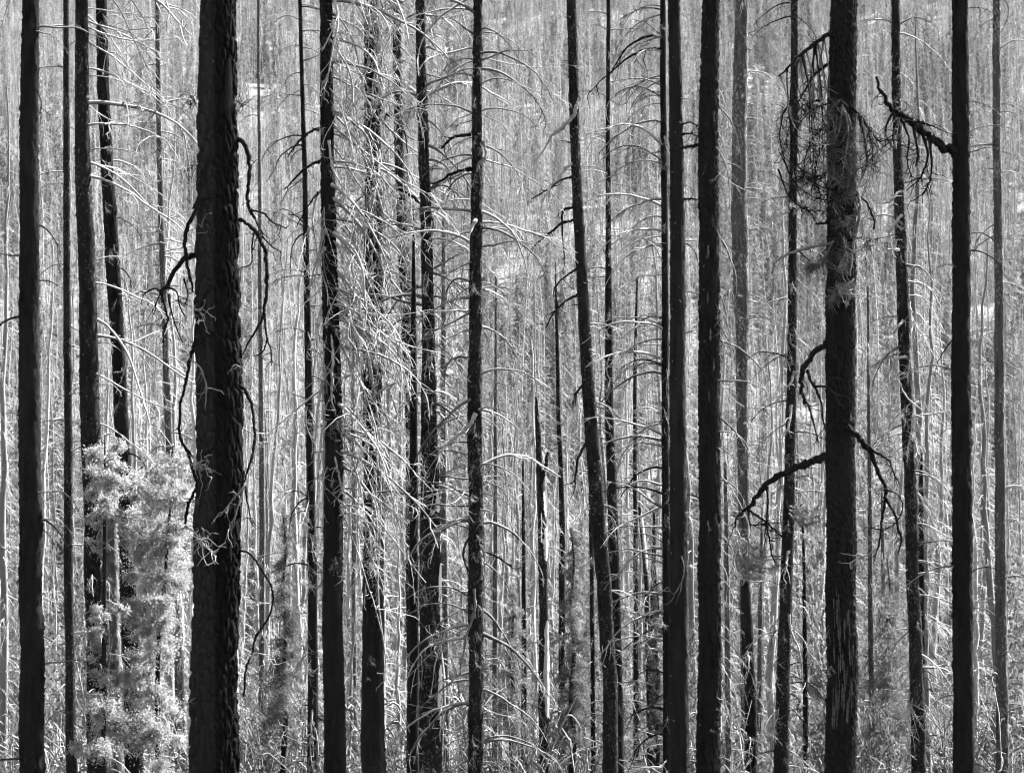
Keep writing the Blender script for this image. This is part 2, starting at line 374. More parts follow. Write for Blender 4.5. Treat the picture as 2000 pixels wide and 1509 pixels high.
    def branch(s, y, az, length, key='arch', roll=0.0, pitch=0.0, thick=None):
        """az: 0 = to the right of the picture, 180 = left, 270 = towards the camera; length in metres"""
        c, r = s.at(y)
        a = R(az); p = c + np.array([math.cos(a), math.sin(a), 0]) * r * 0.85
        o = link('branch', random.choice(BR[key]), s.root, tuple(p - s.base))
        o.rotation_euler = (R(roll), R(-pitch), a); o.scale = (length,) * 3
        return o
    def scatter(s, n, y0, y1, key, ln, az=(0, 360), pitch=(-10, 10), bias=None):
        a_, b_ = y0, y1
        if s.open_top and y0 < 270: y0 = -260
        if y1 > 1140: y1 = 1520
        n = int(round(n * (y1 - y0) / (b_ - a_)))
        for i in range(n):
            y = random.uniform(y0, y1)
            if callable(az): a = az()
            elif isinstance(az, list): lo, hi = random.choice(az); a = random.uniform(lo, hi)
            else: a = random.uniform(*az)
            k = random.choice(key) if isinstance(key, (list, tuple)) else key
            s.branch(y, a, random.uniform(*ln) * (random.uniform(0.25, 0.5) if random.random() < 0.22 else 1) * s.d / F, k, random.uniform(-25, 25), random.uniform(*pitch))
        return s
    def limb(s, pts, off=(0.0, 0.0), mat='limb', sides=8, curls=6, seed=0, name='branch'):
        """a traced limb: list of (x, y, width) in photograph pixels; off = metres in front (-) or behind (+) the trunk's axis at its ends"""
        n = max(10, 6 * len(pts)); q = catmull([(p[0], p[1], p[2] if len(p) > 2 else 0) for p in pts], n)
        dd = s.d + np.linspace(off[0], off[1], n)
        r = np.random.default_rng(seed + int(pts[0][0] * 7 + pts[0][1]))
        c = np.stack([(q[:, 0] - 1000) * dd / F, dd, CZ - (q[:, 1] - 754.5) * dd / F], -1)
        rad = np.maximum(q[:, 2], 0.8) * dd / F / 2
        kn = 1 + 0.22 * (r.random(n) - 0.5) + 0.25 * (r.random(n) > 0.86)
        c = c + r.normal(0, 1, (n, 3)) * rad[:, None] * 0.24
        kp = np.cumsum(r.normal(0, 1, (n, 3)), 0); kp -= np.linspace(0, 1, n)[:, None] * kp[-1]; c = c + kp * np.mean(rad) * 0.16
        kn[:3] *= np.array([1.5, 1.3, 1.12])
        mb = MB(); mb.add(*tubes(c, rad * kn, sides))
        # rounded tips
        for e, sgn in ((0, -1), (-1, 1)):
            pass
        o = link('branch', mb.mesh('limb', M[mat]), s.root); 
        me = o.data; co = np.empty(len(me.vertices) * 3, np.float32); me.vertices.foreach_get('co', co)
        me.vertices.foreach_set('co', (co.reshape(-1, 3) - s.base).ravel().astype(np.float32)); me.update()
        if curls:
            mb = MB(); K = 6
            t = r.uniform(0.25, 1.0, curls); p, tg = sample_on(c[None], np.zeros(curls, int), t)
            dv = tg + r.normal(0, 0.9, (curls, 3)); ln = r.uniform(14, 50, curls) * s.d / F
            pa = curve_paths(p, dv, ln, K, r.uniform(0.3, 1.6, curls), 1.1, r)
            mb.add(*tubes(pa, np.linspace(1.0, 0.45, K)[None] * np.full((curls, 1), 1.0) * s.d / F, 4))
            me = mb.mesh('twigs', M[mat if mat != 'limb' else 'twigdark'])
            co = np.empty(len(me.vertices) * 3, np.float32); me.vertices.foreach_get('co', co)
            me.vertices.foreach_set('co', (co.reshape(-1, 3) - s.base).ravel().astype(np.float32)); me.update()
            link('twigs', me, o)['kind'] = 'stuff'
        return o
    def tuft(s, x, y, n, ln, off, mat='twig', w=1.6, spread=1.0, up=0.0, droop=1.2, wig=1.5, name='twigs'):
        """a tangle of thin curling twigs about a pixel"""
        r = np.random.default_rng(int(x * 13 + y * 7)); K = 8
        p = P(x, y, s.d + off); st = np.repeat(p[None], n, 0) + r.normal(0, 0.04, (n, 3))
        dv = r.normal(0, 1, (n, 3)) * spread + np.array([0, 0, up])
        pa = curve_paths(st, dv, r.uniform(0.4, 1, n) * ln * s.d / F, K, np.full(n, droop) * r.uniform(0.4, 1.4, n), wig, r)
        mb = MB(); mb.add(*tubes(pa, np.linspace(1, 0.5, K)[None] * np.full((n, 1), w / 2) * s.d / F, 4))
        me = mb.mesh('twigs', M[mat]); 
        co = np.empty(len(me.vertices) * 3, np.float32); me.vertices.foreach_get('co', co)
        me.vertices.foreach_set('co', (co.reshape(-1, 3) - s.base).ravel().astype(np.float32)); me.update()
        o = link(name, me, s.root); o['kind'] = 'stuff'; return o
    def patch(s, y0, y1, a0, a1, mat='wood', lift=0.012, seed=3, name='bare_wood_patch', ragged=0.35, frag=0.0):
        """a strip of the trunk's face where the bark has come off, standing proud of it by a hair"""
        n, k = 60, 10
        yy = np.linspace(y0, y1, n); V = []; r = np.random.default_rng(seed)
        for i, y in enumerate(yy):
            c, rr = s.at(y); jl, jr = (vnoise(np.array([[i * 0.35, seed, 0.]]), 1)[0] - .5) * ragged, (vnoise(np.array([[i * 0.35, seed, 4.]]), 2)[0] - .5) * ragged
            e = math.sin(math.pi * i / (n - 1)) ** 0.35; am = (a0 + a1) / 2
            lo = am + (a0 - am) * (e * (1 + jl)); hi = am + (a1 - am) * (e * (1 + jr))
            for a in np.linspace(R(lo), R(hi), k):
                V.append(c + np.array([math.cos(a), math.sin(a), 0]) * (rr * 1.05 + lift))
        idx = np.arange(n * k).reshape(n, k); q = np.stack([idx[:-1, :-1], idx[1:, :-1], idx[1:, 1:], idx[:-1, 1:]], -1).reshape(-1, 4)
        return link(name, mesh_from(name, np.array(V) - s.base, q, M[mat]), s.trunk)

right = [(-60, 40)]; left = [(140, 220)]; both = [(-50, 50), (130, 230)]; front = [(230, 310)]; allr = [(0, 360)]

# --- the giant plated trunk and its bent limbs
T3 = Tree('thickest trunk of all, black plated bark, with long bent dark limbs hanging on both sides', 48,
          [(422, 182, 78), (421, 400, 82), (420, 600, 88), (421, 900, 92), (422, 1327, 94)], 'giant', bark=0.10, sides=230, segs=960, rough=0.012, seed=3)
dk = 'limb'
T3.limb([(452, 262, 11), (462, 269, 10), (477, 286, 9), (486, 321, 8), (485, 356, 7), (483, 386, 7), (488, 407, 7), (497, 424, 5)], (-0.1, -0.3), dk, curls=5)
T3.limb([(490, 410, 4), (515, 417, 4), (532, 434, 3), (560, 446, 2)], (-0.3, -0.5), dk, curls=6)
T3.limb([(497, 424, 4), (505, 442, 3), (515, 457, 2)], (-0.3, -0.3), dk, curls=4)
T3.limb([(455, 424, 8), (466, 428, 7), (482, 437, 7), (500, 454, 8), (512, 480, 7), (521, 507, 7), (521, 560, 7), (516, 599, 6), (512, 625, 5), (490, 663, 4), (472, 694, 2)], (-0.1, -0.4), dk, curls=7)
T3.limb([(516, 612, 4), (521, 658, 3.5), (528, 681, 3), (530, 715, 1.5)], (-0.35, -0.4), dk, curls=4)
T3.limb([(523, 660, 3), (513, 687, 3), (494, 696, 1.5)], (-0.35, -0.4), dk, curls=2)
T3.limb([(497, 454, 3), (492, 482, 3), (490, 515, 2.5), (465, 524, 2)], (-0.3, -0.2), dk, curls=3)
T3.limb([(512, 460, 3), (532, 482, 2.5), (550, 492, 1.5)], (-0.3, -0.3), dk, curls=3)
T3.limb([(458, 744, 7), (467, 749, 7), (480, 762, 7), (493, 793, 6), (497, 831, 5), (495, 878, 5), (485, 914, 4), (477, 943, 3)], (0, -0.4), dk, curls=5)
T3.limb([(478, 950, 4), (488, 1005, 3), (490, 1020, 2)], (-0.4, -0.4), dk, curls=3)
T3.limb([(462, 1073, 5), (472, 1075, 4), (490, 1081, 4), (510, 1109, 4.5), (527, 1141, 4.5), (531, 1169, 4.5), (520, 1207, 4), (497, 1240, 5), (490, 1275, 4), (480, 1303, 4), (476, 1360, 4)], (0, -0.5), dk, curls=6)
T3.limb([(488, 1282, 4), (505, 1276, 3), (525, 1285, 2), (538, 1305, 1.5)], (-0.5, -0.6), 'twig', curls=7)
T3.limb([(422, 303, 4), (399, 326, 5), (391, 356, 5), (385, 389, 6), (377, 407, 5)], (-0.45, -0.5), 'limb', curls=3)
T3.limb([(424, 376, 6), (399, 391, 7), (381, 417, 8), (368, 447, 8), (360, 475, 7), (365, 512, 6), (373, 545, 5), (377, 570, 3)], (-0.42, -0.5), dk, curls=7)
T3.limb([(392, 498, 11), (375, 501, 11), (361, 507, 10), (346, 532, 9), (331, 558, 8), (316, 567, 6)], (0.0, -0.3), dk, curls=4)
for e in ([(316, 567, 4), (300, 563, 3), (283, 572, 2)], [(314, 568, 5), (320, 590, 4), (329, 622, 4), (320, 645, 3), (318, 690, 1.5)], [(329, 575, 4), (333, 600, 3), (345, 640, 2.5), (356, 666, 2)],
          [(326, 560, 4), (345, 570, 3), (352, 600, 2), (365, 620, 1.5)], [(316, 568, 3), (305, 590, 2), (296, 610, 1.2)], [(360, 545, 3), (367, 575, 2.5), (360, 600, 1.5)]):
    T3.limb(e, (-0.3, -0.4), dk, curls=4, seed=len(e))
T3.limb([(412, 556, 6), (392, 594, 6), (382, 645, 6), (376, 679, 6), (365, 725, 6), (358, 767, 5), (351, 793, 5), (352, 852, 6), (363, 875, 5), (379, 893, 4)], (-0.4, -0.5), dk, curls=6)
T3.limb([(362, 872, 5), (376, 914, 6), (382, 948, 6), (374, 970, 6), (367, 988, 6), (360, 1023, 5)], (-0.5, -0.5), dk, curls=4)
T3.limb([(422, 645, 5), (400, 658, 5), (387, 674, 4), (370, 690, 3)], (-0.48, -0.5), 'limb', curls=3)
T3.limb([(371, 700, 3), (392, 720, 3), (402, 754, 3), (401, 793, 1.5)], (-0.55, -0.6), 'twigmid', curls=6)
T3.limb([(422, 871, 6), (400, 888, 6), (388, 903, 4)], (-0.46, -0.5), 'limb', curls=0)
T3.tuft(388, 912, 24, 80, -0.55, 'twig', 1.3, droop=0.8, wig=2.8)
T3.limb([(361, 1028, 4), (381, 1041, 3), (399, 1063, 2.5), (422, 1086, 1.5)], (-0.5, -0.65), 'twig', curls=12)
T3.tuft(395, 1050, 18, 70, -0.6, 'twig', 1.2, droop=1.2, wig=2.4)
T3.limb([(476, 952, 4), (455, 975, 2.5), (435, 1000, 1.5)], (-0.5, -0.6), 'twigmid', curls=8)
T3.limb([(474, 962, 3), (460, 1005, 2.2), (447, 1036, 1.5)], (-0.5, -0.6), 'twigmid', curls=5)
T3.tuft(395, 610, 14, 70, -0.5, 'twig', 1.2, wig=2.6)
T3.tuft(403, 440, 4, 90, -0.5, 'twigmid', 1.3, wig=1.0)
T3.tuft(378, 195, 22, 55, -0.2, 'twigdark', 1.3, droop=1.5)
T3.tuft(472, 205, 22, 45, -0.2, 'twigdark', 1.3, droop=1.0)
T3.tuft(372, 335, 12, 60, -0.2, 'twigdark', 1.3, droop=1.5)
T3.scatter(10, 250, 1300, ['archmid'], (40, 95), both, (-40, 0))
T3.patch(120, 242, 296, 322, 'char', 0.004, 5, 'fire_scar', 0.3)

# --- the big black trunk on the right with heavy limbs and dry needle sprays
T17 = Tree('broad black trunk with heavy curved dark limbs, dry needle sprays above and pale scars below', 50,
           [(1647, 182, 57), (1647, 500, 57), (1646, 900, 59), (1645, 1327, 61)], 'plate', bark=0.045, sides=150, segs=640, rough=0.015, seed=5)
T17.limb([(1630, 668, 12), (1618, 670, 12), (1599, 679, 11), (1578, 705, 10), (1569, 736, 9), (1568, 762, 7), (1571, 790, 5)], (0, -0.5), dk, 10, curls=4)
T17.limb([(1575, 722, 5), (1590, 751, 5), (1617, 756, 3.5), (1634, 775, 2)], (-0.3, -0.6), dk, curls=3)
T17.limb([(1588, 749, 5), (1602, 782, 4), (1607, 818, 3), (1614, 845, 2)], (-0.4, -0.5), dk, curls=3)
T17.limb([(1571, 778, 5), (1581, 800, 4), (1591, 839, 3), (1599, 865, 2)], (-0.5, -0.6), dk, curls=3)
T17.limb([(1628, 890, 14), (1613, 893, 14), (1591, 899, 13), (1565, 911, 13), (1529, 927, 12), (1503, 943, 11), (1483, 968, 9), (1465, 988, 7), (1452, 998, 5)], (0, -0.9), dk, 10, curls=8)
T17.limb([(1457, 991, 5), (1475, 1005, 4), (1496, 1020, 4), (1521, 1043, 3), (1533, 1051, 2)], (-0.9, -1), dk, curls=8)
T17.limb([(1456, 996, 4), (1440, 1012, 3.5), (1434, 1030, 2)], (-0.9, -1), dk, curls=6)
T17.limb([(1496, 1021, 3), (1503, 1058, 3), (1508, 1086, 2.5), (1518, 1101, 1.5)], (-1, -1), dk, curls=5)
T17.limb([(1498, 950, 4), (1500, 985, 3), (1497, 1023, 2.5), (1493, 1050, 1.5)], (-0.7, -1), dk, curls=5)
T17.limb([(1462, 992, 4), (1464, 1020, 3), (1480, 1024, 2.5), (1520, 1020, 1.5)], (-0.9, -1), dk, curls=8)
T17.limb([(1652, 832, 9), (1662, 840, 11), (1682, 862, 12), (1705, 891, 9), (1714, 919, 8), (1726, 948, 7), (1727, 975, 6), (1720, 1013, 5), (1718, 1046, 4), (1712, 1071, 3), (1706, 1100, 1.5)], (-0.28, -0.8), dk, 10, curls=6)
T17.limb([(1727, 970, 5), (1747, 1008, 5), (1752, 1028, 5), (1760, 1053, 4), (1754, 1083, 2)], (-0.75, -0.8), dk, curls=4)
T17.limb([(1684, 862, 6), (1710, 883, 5), (1736, 899, 4), (1744, 919, 3), (1759, 948, 2)], (-0.4, -0.7), dk, curls=8)
T17.limb([(1712, 1071, 3), (1695, 1083, 3), (1677, 1090, 2.5), (1662, 1098, 1.5)], (-0.8, -0.9), 'twigmid', curls=7)
T17.limb([(1726, 955, 3), (1752, 965, 2.5), (1763, 988, 2.5), (1752, 1018, 2.2), (1732, 1031, 2), (1707, 1031, 2), (1695, 1015, 1.6), (1702, 995, 1.2)], (-0.75, -0.8), dk, curls=5)
T17.limb([(1630, 474, 6), (1619, 477, 6), (1576, 485, 6), (1536, 497, 5), (1508, 515, 3)], (-0.2, -0.7), 'twigmid', curls=4)
T17.limb([(1629, 437, 5), (1612, 436, 5), (1592, 438, 4)], (0, -0.2), 'limb', curls=0)
T17.limb([(1645, 195, 9), (1677, 225, 6), (1700, 256, 5), (1720, 276, 3), (1745, 262, 2)], (-0.25, -0.8), 'limb', curls=18)
T17.limb([(1676, 375, 5), (1680, 400, 6), (1677, 432, 6), (1667, 482, 5), (1659, 538, 4)], (-0.3, -0.5), 'twigmid', curls=8)
T17.limb([(1672, 380, 4), (1692, 395, 4), (1706, 425, 4), (1709, 448, 2)], (-0.2, -0.5), dk, curls=6)
T17.limb([(1634, 60, 10), (1610, 70, 9), (1580, 92, 7), (1548, 120, 5), (1520, 150, 3)], (-0.1, -0.9), 'limb', curls=10)
T17.limb([(1634, 120, 8), (1612, 130, 7), (1590, 150, 5), (1570, 182, 3.5), (1552, 215, 2)], (-0.1, -0.8), 'limb', curls=10)
rt = np.random.default_rng(5)
LX, LY = [1520, 1548, 1580, 1610, 1634], [150, 120, 92, 70, 60]
for i in range(18):      # drooping strands that leave the bough and sweep down, some back towards the trunk
    x0_ = 1522 + 108 * rt.random(); y0_ = float(np.interp(x0_, LX, LY)); dx = rt.uniform(-14, 16); ln_ = rt.uniform(120, 330); sw = rt.uniform(-15, 80); o0 = -0.1 - 0.8 * (1634 - x0_) / 114
    T17.limb([(x0_, y0_, rt.uniform(2.2, 3.6)), (x0_ + dx, y0_ + ln_ * 0.3, 2.2), (x0_ + dx + sw * 0.15, y0_ + ln_ * 0.65, 1.8), (x0_ + dx + sw * 0.5, y0_ + ln_ * 0.88, 1.4), (x0_ + dx + sw, y0_ + ln_, 1.0)], (o0, o0 - rt.uniform(-0.3, 0.3)), 'limb' if i % 2 else 'twigmid', 6, curls=9, seed=i)
RX, RY = [1645, 1677, 1700, 1720], [195, 225, 256, 276]
for i in range(7):
    x0_ = 1655 + 55 * rt.random(); y0_ = float(np.interp(x0_, RX, RY)); o0 = -0.25 - 0.55 * (x0_ - 1645) / 75; ln_ = rt.uniform(60, 170); dx = rt.uniform(-8, 18)
    T17.limb([(x0_, y0_, 2.6), (x0_ + dx, y0_ + ln_ * 0.4, 2.0), (x0_ + dx * 1.4, y0_ + ln_ * 0.75, 1.5), (x0_ + dx * 0.6, y0_ + ln_, 1.0)], (o0, o0), 'limb' if i % 2 else 'twigmid', 6, curls=8, seed=40 + i)
T17.limb([(1640, 200, 5), (1630, 260, 4), (1615, 320, 3), (1625, 375, 2)], (-0.3, -0.6), 'twigmid', curls=24, seed=4)
T17.limb([(1650, 215, 5), (1658, 270, 4), (1672, 300, 3), (1670, 330, 2)], (-0.3, -0.6), 'twigmid', curls=20, seed=5)

def needle_spray(tree, x, y, n, rx, ry, off, mat='needle', flow=(0, -1), name='needle_spray'):
    """fine hanging dry needles: thin tapered strokes through a volume"""
    r = np.random.default_rng(int(x * 3 + y)); K = 4; sc_ = tree.d / F
    p = P(x, y, tree.d + off)[None] + r.normal(0, 1, (n, 3)) * np.array([rx, (rx + ry) * 0.4, ry]) * sc_ * 0.5
    dv = np.array([flow[0], 0, flow[1]]) + r.normal(0, 0.7, (n, 3))
    pa = curve_paths(p, dv, r.uniform(10, 34, n) * sc_, K, r.uniform(0, 1.2, n), 0.9, r)
    mb = MB(); mb.add(*tubes(pa, np.linspace(1, 0.4, K)[None] * r.uniform(0.35, 0.6, (n, 1)) * sc_, 3))
    me = mb.mesh('needles', M[mat]); co = np.empty(len(me.vertices) * 3, np.float32); me.vertices.foreach_get('co', co)
    me.vertices.foreach_set('co', (co.reshape(-1, 3) - tree.base).ravel().astype(np.float32)); me.update()
    o = link(name, me, tree.root); o['kind'] = 'stuff'; return o
def brush_branch(tree, pts, off, n, nl, mat='needle', stem='limb', droop=0.8, spread=5):
    """a traced branch clothed in dry needles along its length"""
    o = tree.limb(pts, off, stem, 6, curls=8)
    r = np.random.default_rng(int(pts[0][0] * 5 + pts[-1][1])); sc_ = tree.d / F; K = 4
    q = catmull([(p[0], p[1], p[2]) for p in pts], 40); dd = tree.d + np.linspace(off[0], off[1], 40)
    c = np.stack([(q[:, 0] - 1000) * dd / F, dd, CZ - (q[:, 1] - 754.5) * dd / F], -1)
    t = r.uniform(0.12, 1, n) ; p, tg = sample_on(c[None], np.zeros(n, int), t)
    # needles sit in tufts
    tu = np.floor(t * 14) / 14; p = p + r.normal(0, spread, (n, 3)) * sc_ * (0.4 + 0.9 * vnoise(np.stack([tu * 9, tu * 0, tu * 0], -1), 4))[:, None]
    dv = tg * 0.5 + r.normal(0, 0.75, (n, 3)) + np.array([0, 0, -0.3])
    pa = curve_paths(p, dv, r.uniform(0.5, 1.2, n) * nl * sc_, K, r.uniform(0.2, 1.0, n) * droop, 0.8, r)
    mb = MB(); mb.add(*tubes(pa, np.linspace(1, 0.4, K)[None] * r.uniform(0.35, 0.6, (n, 1)) * sc_, 3))
    me = mb.mesh('needles', M[mat]); co = np.empty(len(me.vertices) * 3, np.float32); me.vertices.foreach_get('co', co)
    me.vertices.foreach_set('co', (co.reshape(-1, 3) - tree.base).ravel().astype(np.float32)); me.update()
    link('needles', me, o)['kind'] = 'stuff'
for pts, mt in (([(1640, 195, 4), (1622, 215, 3), (1618, 260, 2.5), (1630, 300, 1.5)], 'needle'), ([(1645, 205, 4), (1640, 250, 3), (1622, 300, 2), (1628, 345, 1.5)], 'needle'), ([(1650, 210, 4), (1656, 260, 3), (1650, 310, 2), (1640, 360, 1.5)], 'needle'),
                ([(1655, 225, 4), (1668, 275, 3), (1672, 330, 2), (1664, 380, 1.5)], 'needle'), ([(1660, 300, 3), (1662, 340, 2.5), (1650, 375, 2), (1632, 390, 1.5)], 'needle'), ([(1640, 300, 3), (1615, 335, 2.5), (1585, 350, 2), (1560, 345, 1.5)], 'needledark'),
                ([(1620, 200, 4), (1585, 215, 3), (1560, 245, 2), (1548, 285, 1.5)], 'needledark'), ([(1600, 195, 4), (1570, 205, 3), (1545, 235, 2), (1535, 280, 1.5)], 'needledark'), ([(1555, 188, 4), (1530, 220, 3), (1522, 265, 2), (1532, 310, 1.5)], 'needledark'),
                ([(1622, 240, 3), (1595, 260, 3), (1575, 300, 2), (1570, 345, 1.5)], 'needledark'), ([(1618, 270, 3), (1598, 305, 3), (1592, 350, 2), (1605, 385, 1.5)], 'needledark'), ([(1530, 310, 3), (1552, 355, 2.5), (1590, 385, 2), (1630, 392, 1.5)], 'needledark'),
                ([(1520, 330, 3), (1540, 380, 2.5), (1575, 410, 2), (1620, 412, 1.5)], 'needledark'), ([(1545, 300, 3), (1570, 340, 2.5), (1605, 365, 2), (1645, 372, 1.5)], 'needledark'), ([(1665, 210, 4), (1690, 240, 3), (1702, 280, 2), (1705, 320, 1.5)], 'needledark'),
                ([(1625, 400, 3), (1640, 425, 2.5), (1652, 440, 2), (1668, 436, 1.5)], 'needle'), ([(1628, 470, 3), (1612, 500, 2.5), (1590, 520, 2), (1575, 522, 1.5)], 'needle'), ([(1640, 455, 3), (1650, 480, 2.5), (1646, 510, 2), (1636, 530, 1.5)], 'needle'), ([(1668, 545, 3), (1650, 560, 2.5), (1636, 568, 2), (1620, 590, 1.5)], 'needle')):
    brush_branch(T17, pts, (-0.35, -0.35 - 0.5 * random.random()), (240 if mt == 'needle' else 130), 27, mt, 'twigmid' if mt == 'needle' else 'limb')
T17.tuft(1660, 570, 18, 60, -0.5, 'twigmid', 1.5, wig=2.4)
T17.tuft(1690, 470, 12, 90, -0.5, 'twigdark', 1.5, wig=1.8)
T17.tuft(1530, 1040, 12, 70, -0.9, 'twigdark', 1.3, wig=1.8)
rs = np.random.default_rng(77)
for i in range(46):      # slivers of grey wood where the bark burnt through
    y = 1140 + 230 * rs.random() ** 0.8; a_ = rs.uniform(228, 302) if y > 1180 else rs.uniform(236, 262); h_ = rs.uniform(18, 62)
    T17.patch(y, y + h_, a_, a_ + rs.uniform(1.5, 5.5), 'scar', 0.006, 100 + i, 'wood_sliver', 1.5)
T17.scatter(14, 600, 1320, ['archmid', 'curl'], (20, 60), both, (-40, 10))

# --- twin black trunks right of centre
T13 = Tree('smooth dark trunk dotted with pale knots, standing just beside a wider black trunk', 58,
           [(1320, 182, 26), (1321, 380, 28), (1322, 560, 31), (1322, 950, 34), (1324, 1327, 38)], 'smooth', sides=72, segs=420, rough=0.045, bark=0.03, seed=8)
T13.scatter(26, 190, 1300, ['stub'], (5, 9), [(200, 340)], (-10, 20))
T13.scatter(20, 200, 1300, ['archdark', 'archmid', 'whip'], (30, 110), right, (0, 30))
T13.limb([(1334, 242, 4), (1350, 240, 3.5), (1368, 250, 3)], (0, 0.2), 'limb', curls=4)
T13.limb([(1334, 262, 4), (1352, 261, 3), (1370, 270, 2)], (0, 0.3), 'limb', curls=4)
T13.limb([(1334, 390, 5), (1345, 388, 4), (1362, 390, 3)], (0, -0.3), 'limb', curls=2)
T13.limb([(1331, 1085, 2), (1336, 1105, 2), (1333, 1130, 2), (1320, 1155, 2.5), (1312, 1158, 2), (1304, 1145, 1.5)], (-0.3, -0.45), 'twigmid', curls=4)
T14 = Tree('wide straight black trunk with faint pale scabs, to the right of the knotted trunk', 55,
           [(1386, 182, 38), (1387, 560, 42), (1386, 950, 44), (1384, 1327, 46)], 'char', bark=0.05, sides=110, segs=460, rough=0.02, seed=9)
T14.limb([(1375, 281, 8), (1362, 282, 7), (1345, 284, 6), (1325, 287, 4), (1308, 298, 2)], (0, -0.5), dk, curls=5)
T14.scatter(16, 200, 1320, ['curl'], (10, 30), [(200, 340)], (-30, 20))
T14.scatter(40, 260, 1320, ['whip', 'archmid'], (60, 150), [(-40, 30)], (-50, -20))
for i, (y, a) in enumerate(((570, 255), (640, 268), (700, 285), (760, 262), (880, 300), (420, 280), (480, 258), (1000, 290))):
    T14.patch(y, y + 26, a, a + 8, 'grey', 0.008, 20 + i, 'bark_scab', 1.4)

# --- the pair and the tangle left of centre
T5 = Tree('straight black trunk draped with long bleached whips, second dark trunk from the thickest one', 62,
          [(637, 182, 27), (640, 380, 29), (645, 560, 31), (650, 900, 36), (655, 1327, 42)], 'char', sides=80, segs=420, rough=0.03, seed=10, bark=0.035)
T5.scatter(90, 160, 1010, ['whip', 'whip', 'arch'], (120, 270), [(-55, 35)], (-40, -2))
T5.scatter(24, 330, 1000, ['whip'], (90, 220), [(140, 240)], (-60, -25))
T5.scatter(22, 200, 1100, ['curl'], (16, 40), front, (-60, 20))
for l in ([(624, 252, 6), (610, 255, 5), (585, 275, 4), (562, 307, 2)], [(624, 316, 6), (608, 322, 5), (580, 345, 4), (556, 370, 2)], [(622, 376, 4), (606, 395, 3), (580, 440, 2)]):
    T5.limb(l, (0, -0.4), dk, curls=4)
for l in ([(637, 447, 5.5), (625, 482, 5), (614, 520, 4), (603, 565, 3)], [(645, 628, 4), (650, 684, 5), (650, 741, 5), (649, 780, 3), (656, 805, 2)], [(639, 725, 6), (630, 751, 6), (622, 793, 4), (616, 860, 3)],
          [(637, 822, 6), (628, 850, 5), (622, 905, 4), (620, 960, 3)], [(650, 868, 4), (661, 925, 4), (668, 960, 3)], [(634, 486, 5), (626, 502, 4), (610, 560, 3)], [(642, 275, 4), (646, 310, 5), (650, 330, 4), (665, 360, 2)]):
    T5.limb(l, (-0.22, -0.5), 'twig', curls=6)
T4 = Tree('slender dark trunk with thin hanging twigs, between the thickest trunk and the whip-draped trunk', 76,
          [(590, 182, 8), (597, 350, 10), (600, 500, 12), (603, 700, 14), (606, 900, 16), (611, 1327, 20)], 'char', sides=36, segs=260, seed=11)
T4.scatter(60, 170, 1150, ['archdark', 'archmid', 'archmid'], (40, 110), both, (-20, 20))
T4.scatter(20, 450, 1150, ['whip', 'curl'], (60, 150), [(150, 300)], (-60, -20))
T6 = Tree('dark trunk almost hidden by a dense cascade of bleached drooping twigs', 70,
          [(726, 182, 30), (728, 400, 33), (730, 560, 36), (731, 1000, 38), (727, 1327, 43)], 'char', sides=70, segs=360, seed=12, rough=0.04)
T6.scatter(84, 150, 1080, ['whip', 'whip', 'curl'], (90, 230), [(-60, 30), (240, 320)], (-50, -5))
T6.scatter(22, 200, 1000, ['arch', 'curl', 'archmid'], (40, 110), [(150, 250)], (-40, 10))
T6.scatter(22, 180, 1300, ['curl'], (16, 44), front, (-60, 20))
T6.limb([(735, 350, 4), (760, 360, 5), (790, 375, 6), (822, 400, 6), (845, 430, 4), (844, 455, 2)], (-0.2, -0.7), dk, curls=8)
T6.limb([(735, 205, 6), (752, 222, 6), (775, 236, 5), (790, 260, 3), (797, 300, 2)], (-0.1, -0.5), dk, curls=5)
T6.limb([(690, 560, 3), (712, 660, 4), (726, 740, 4), (742, 850, 3.5), (745, 1000, 3), (738, 1150, 3), (752, 1270, 2.5), (752, 1330, 2)], (-0.8, -0.7), 'twig', curls=14)
T7 = Tree('leaning dark trunk flecked with pale lichen, behind the cascade of bleached twigs', 75,
          [(776, 182, 17), (780, 330, 19), (787, 480, 21), (797, 700, 22), (803, 900, 22), (806, 1327, 20)], 'lichen', sides=48, segs=300, seed=13, rough=0.05)
T7.scatter(46, 170, 1000, ['archmid', 'curl', 'arch'], (40, 130), both, (-30, 20))
T7.scatter(30, 200, 900, ['curl'], (16, 40), front, (-60, 20))
T7c = Tree('black splintered snag with a pointed top, touching the trunk with the bare white strip', 66,
           [(808, 418, 2), (808, 470, 5), (808, 560, 9), (807, 800, 15), (808, 1327, 19)], 'char', sides=40, segs=240, top=1, seed=14, name='burnt_snag')
T7c.scatter(16, 560, 1250, ['curl', 'archdark'], (20, 60), allr, (-30, 20))
T8 = Tree('dark trunk with curly twigs and a bright bare strip of wood low on its edge', 68,
          [(825, 182, 20), (832, 480, 22), (836, 700, 25), (836, 880, 32), (838, 1000, 40), (838, 1327, 44)], 'lichen', sides=72, segs=380, seed=15, rough=0.05)
T8.scatter(66, 170, 980, ['archmid', 'arch', 'whip', 'archmid'], (70, 200), [(-50, 50), (-50, 50), (150, 210)], (-25, 12))
T8.scatter(26, 380, 1200, ['curl'], (20, 60), front, (-70, 20))
T8.patch(1098, 1215, 318, 352, 'wood', 0.015, 41, 'bare_wood_strip', 0.4)
T8.patch(1296, 1420, 312, 350, 'wood', 0.015, 42, 'bare_wood_strip', 0.5)
T8.patch(960, 1000, 300, 330, 'wood', 0.012, 43, 'bare_wood_strip', 0.8)
for i in range(9):
    T8.patch(1150 + i * 20, 1168 + i * 20 + 8 * (i % 3), 268 + (i * 37) % 30, 276 + (i * 37) % 30, 'grey', 0.01, 50 + i, 'bark_scab', 1.5)
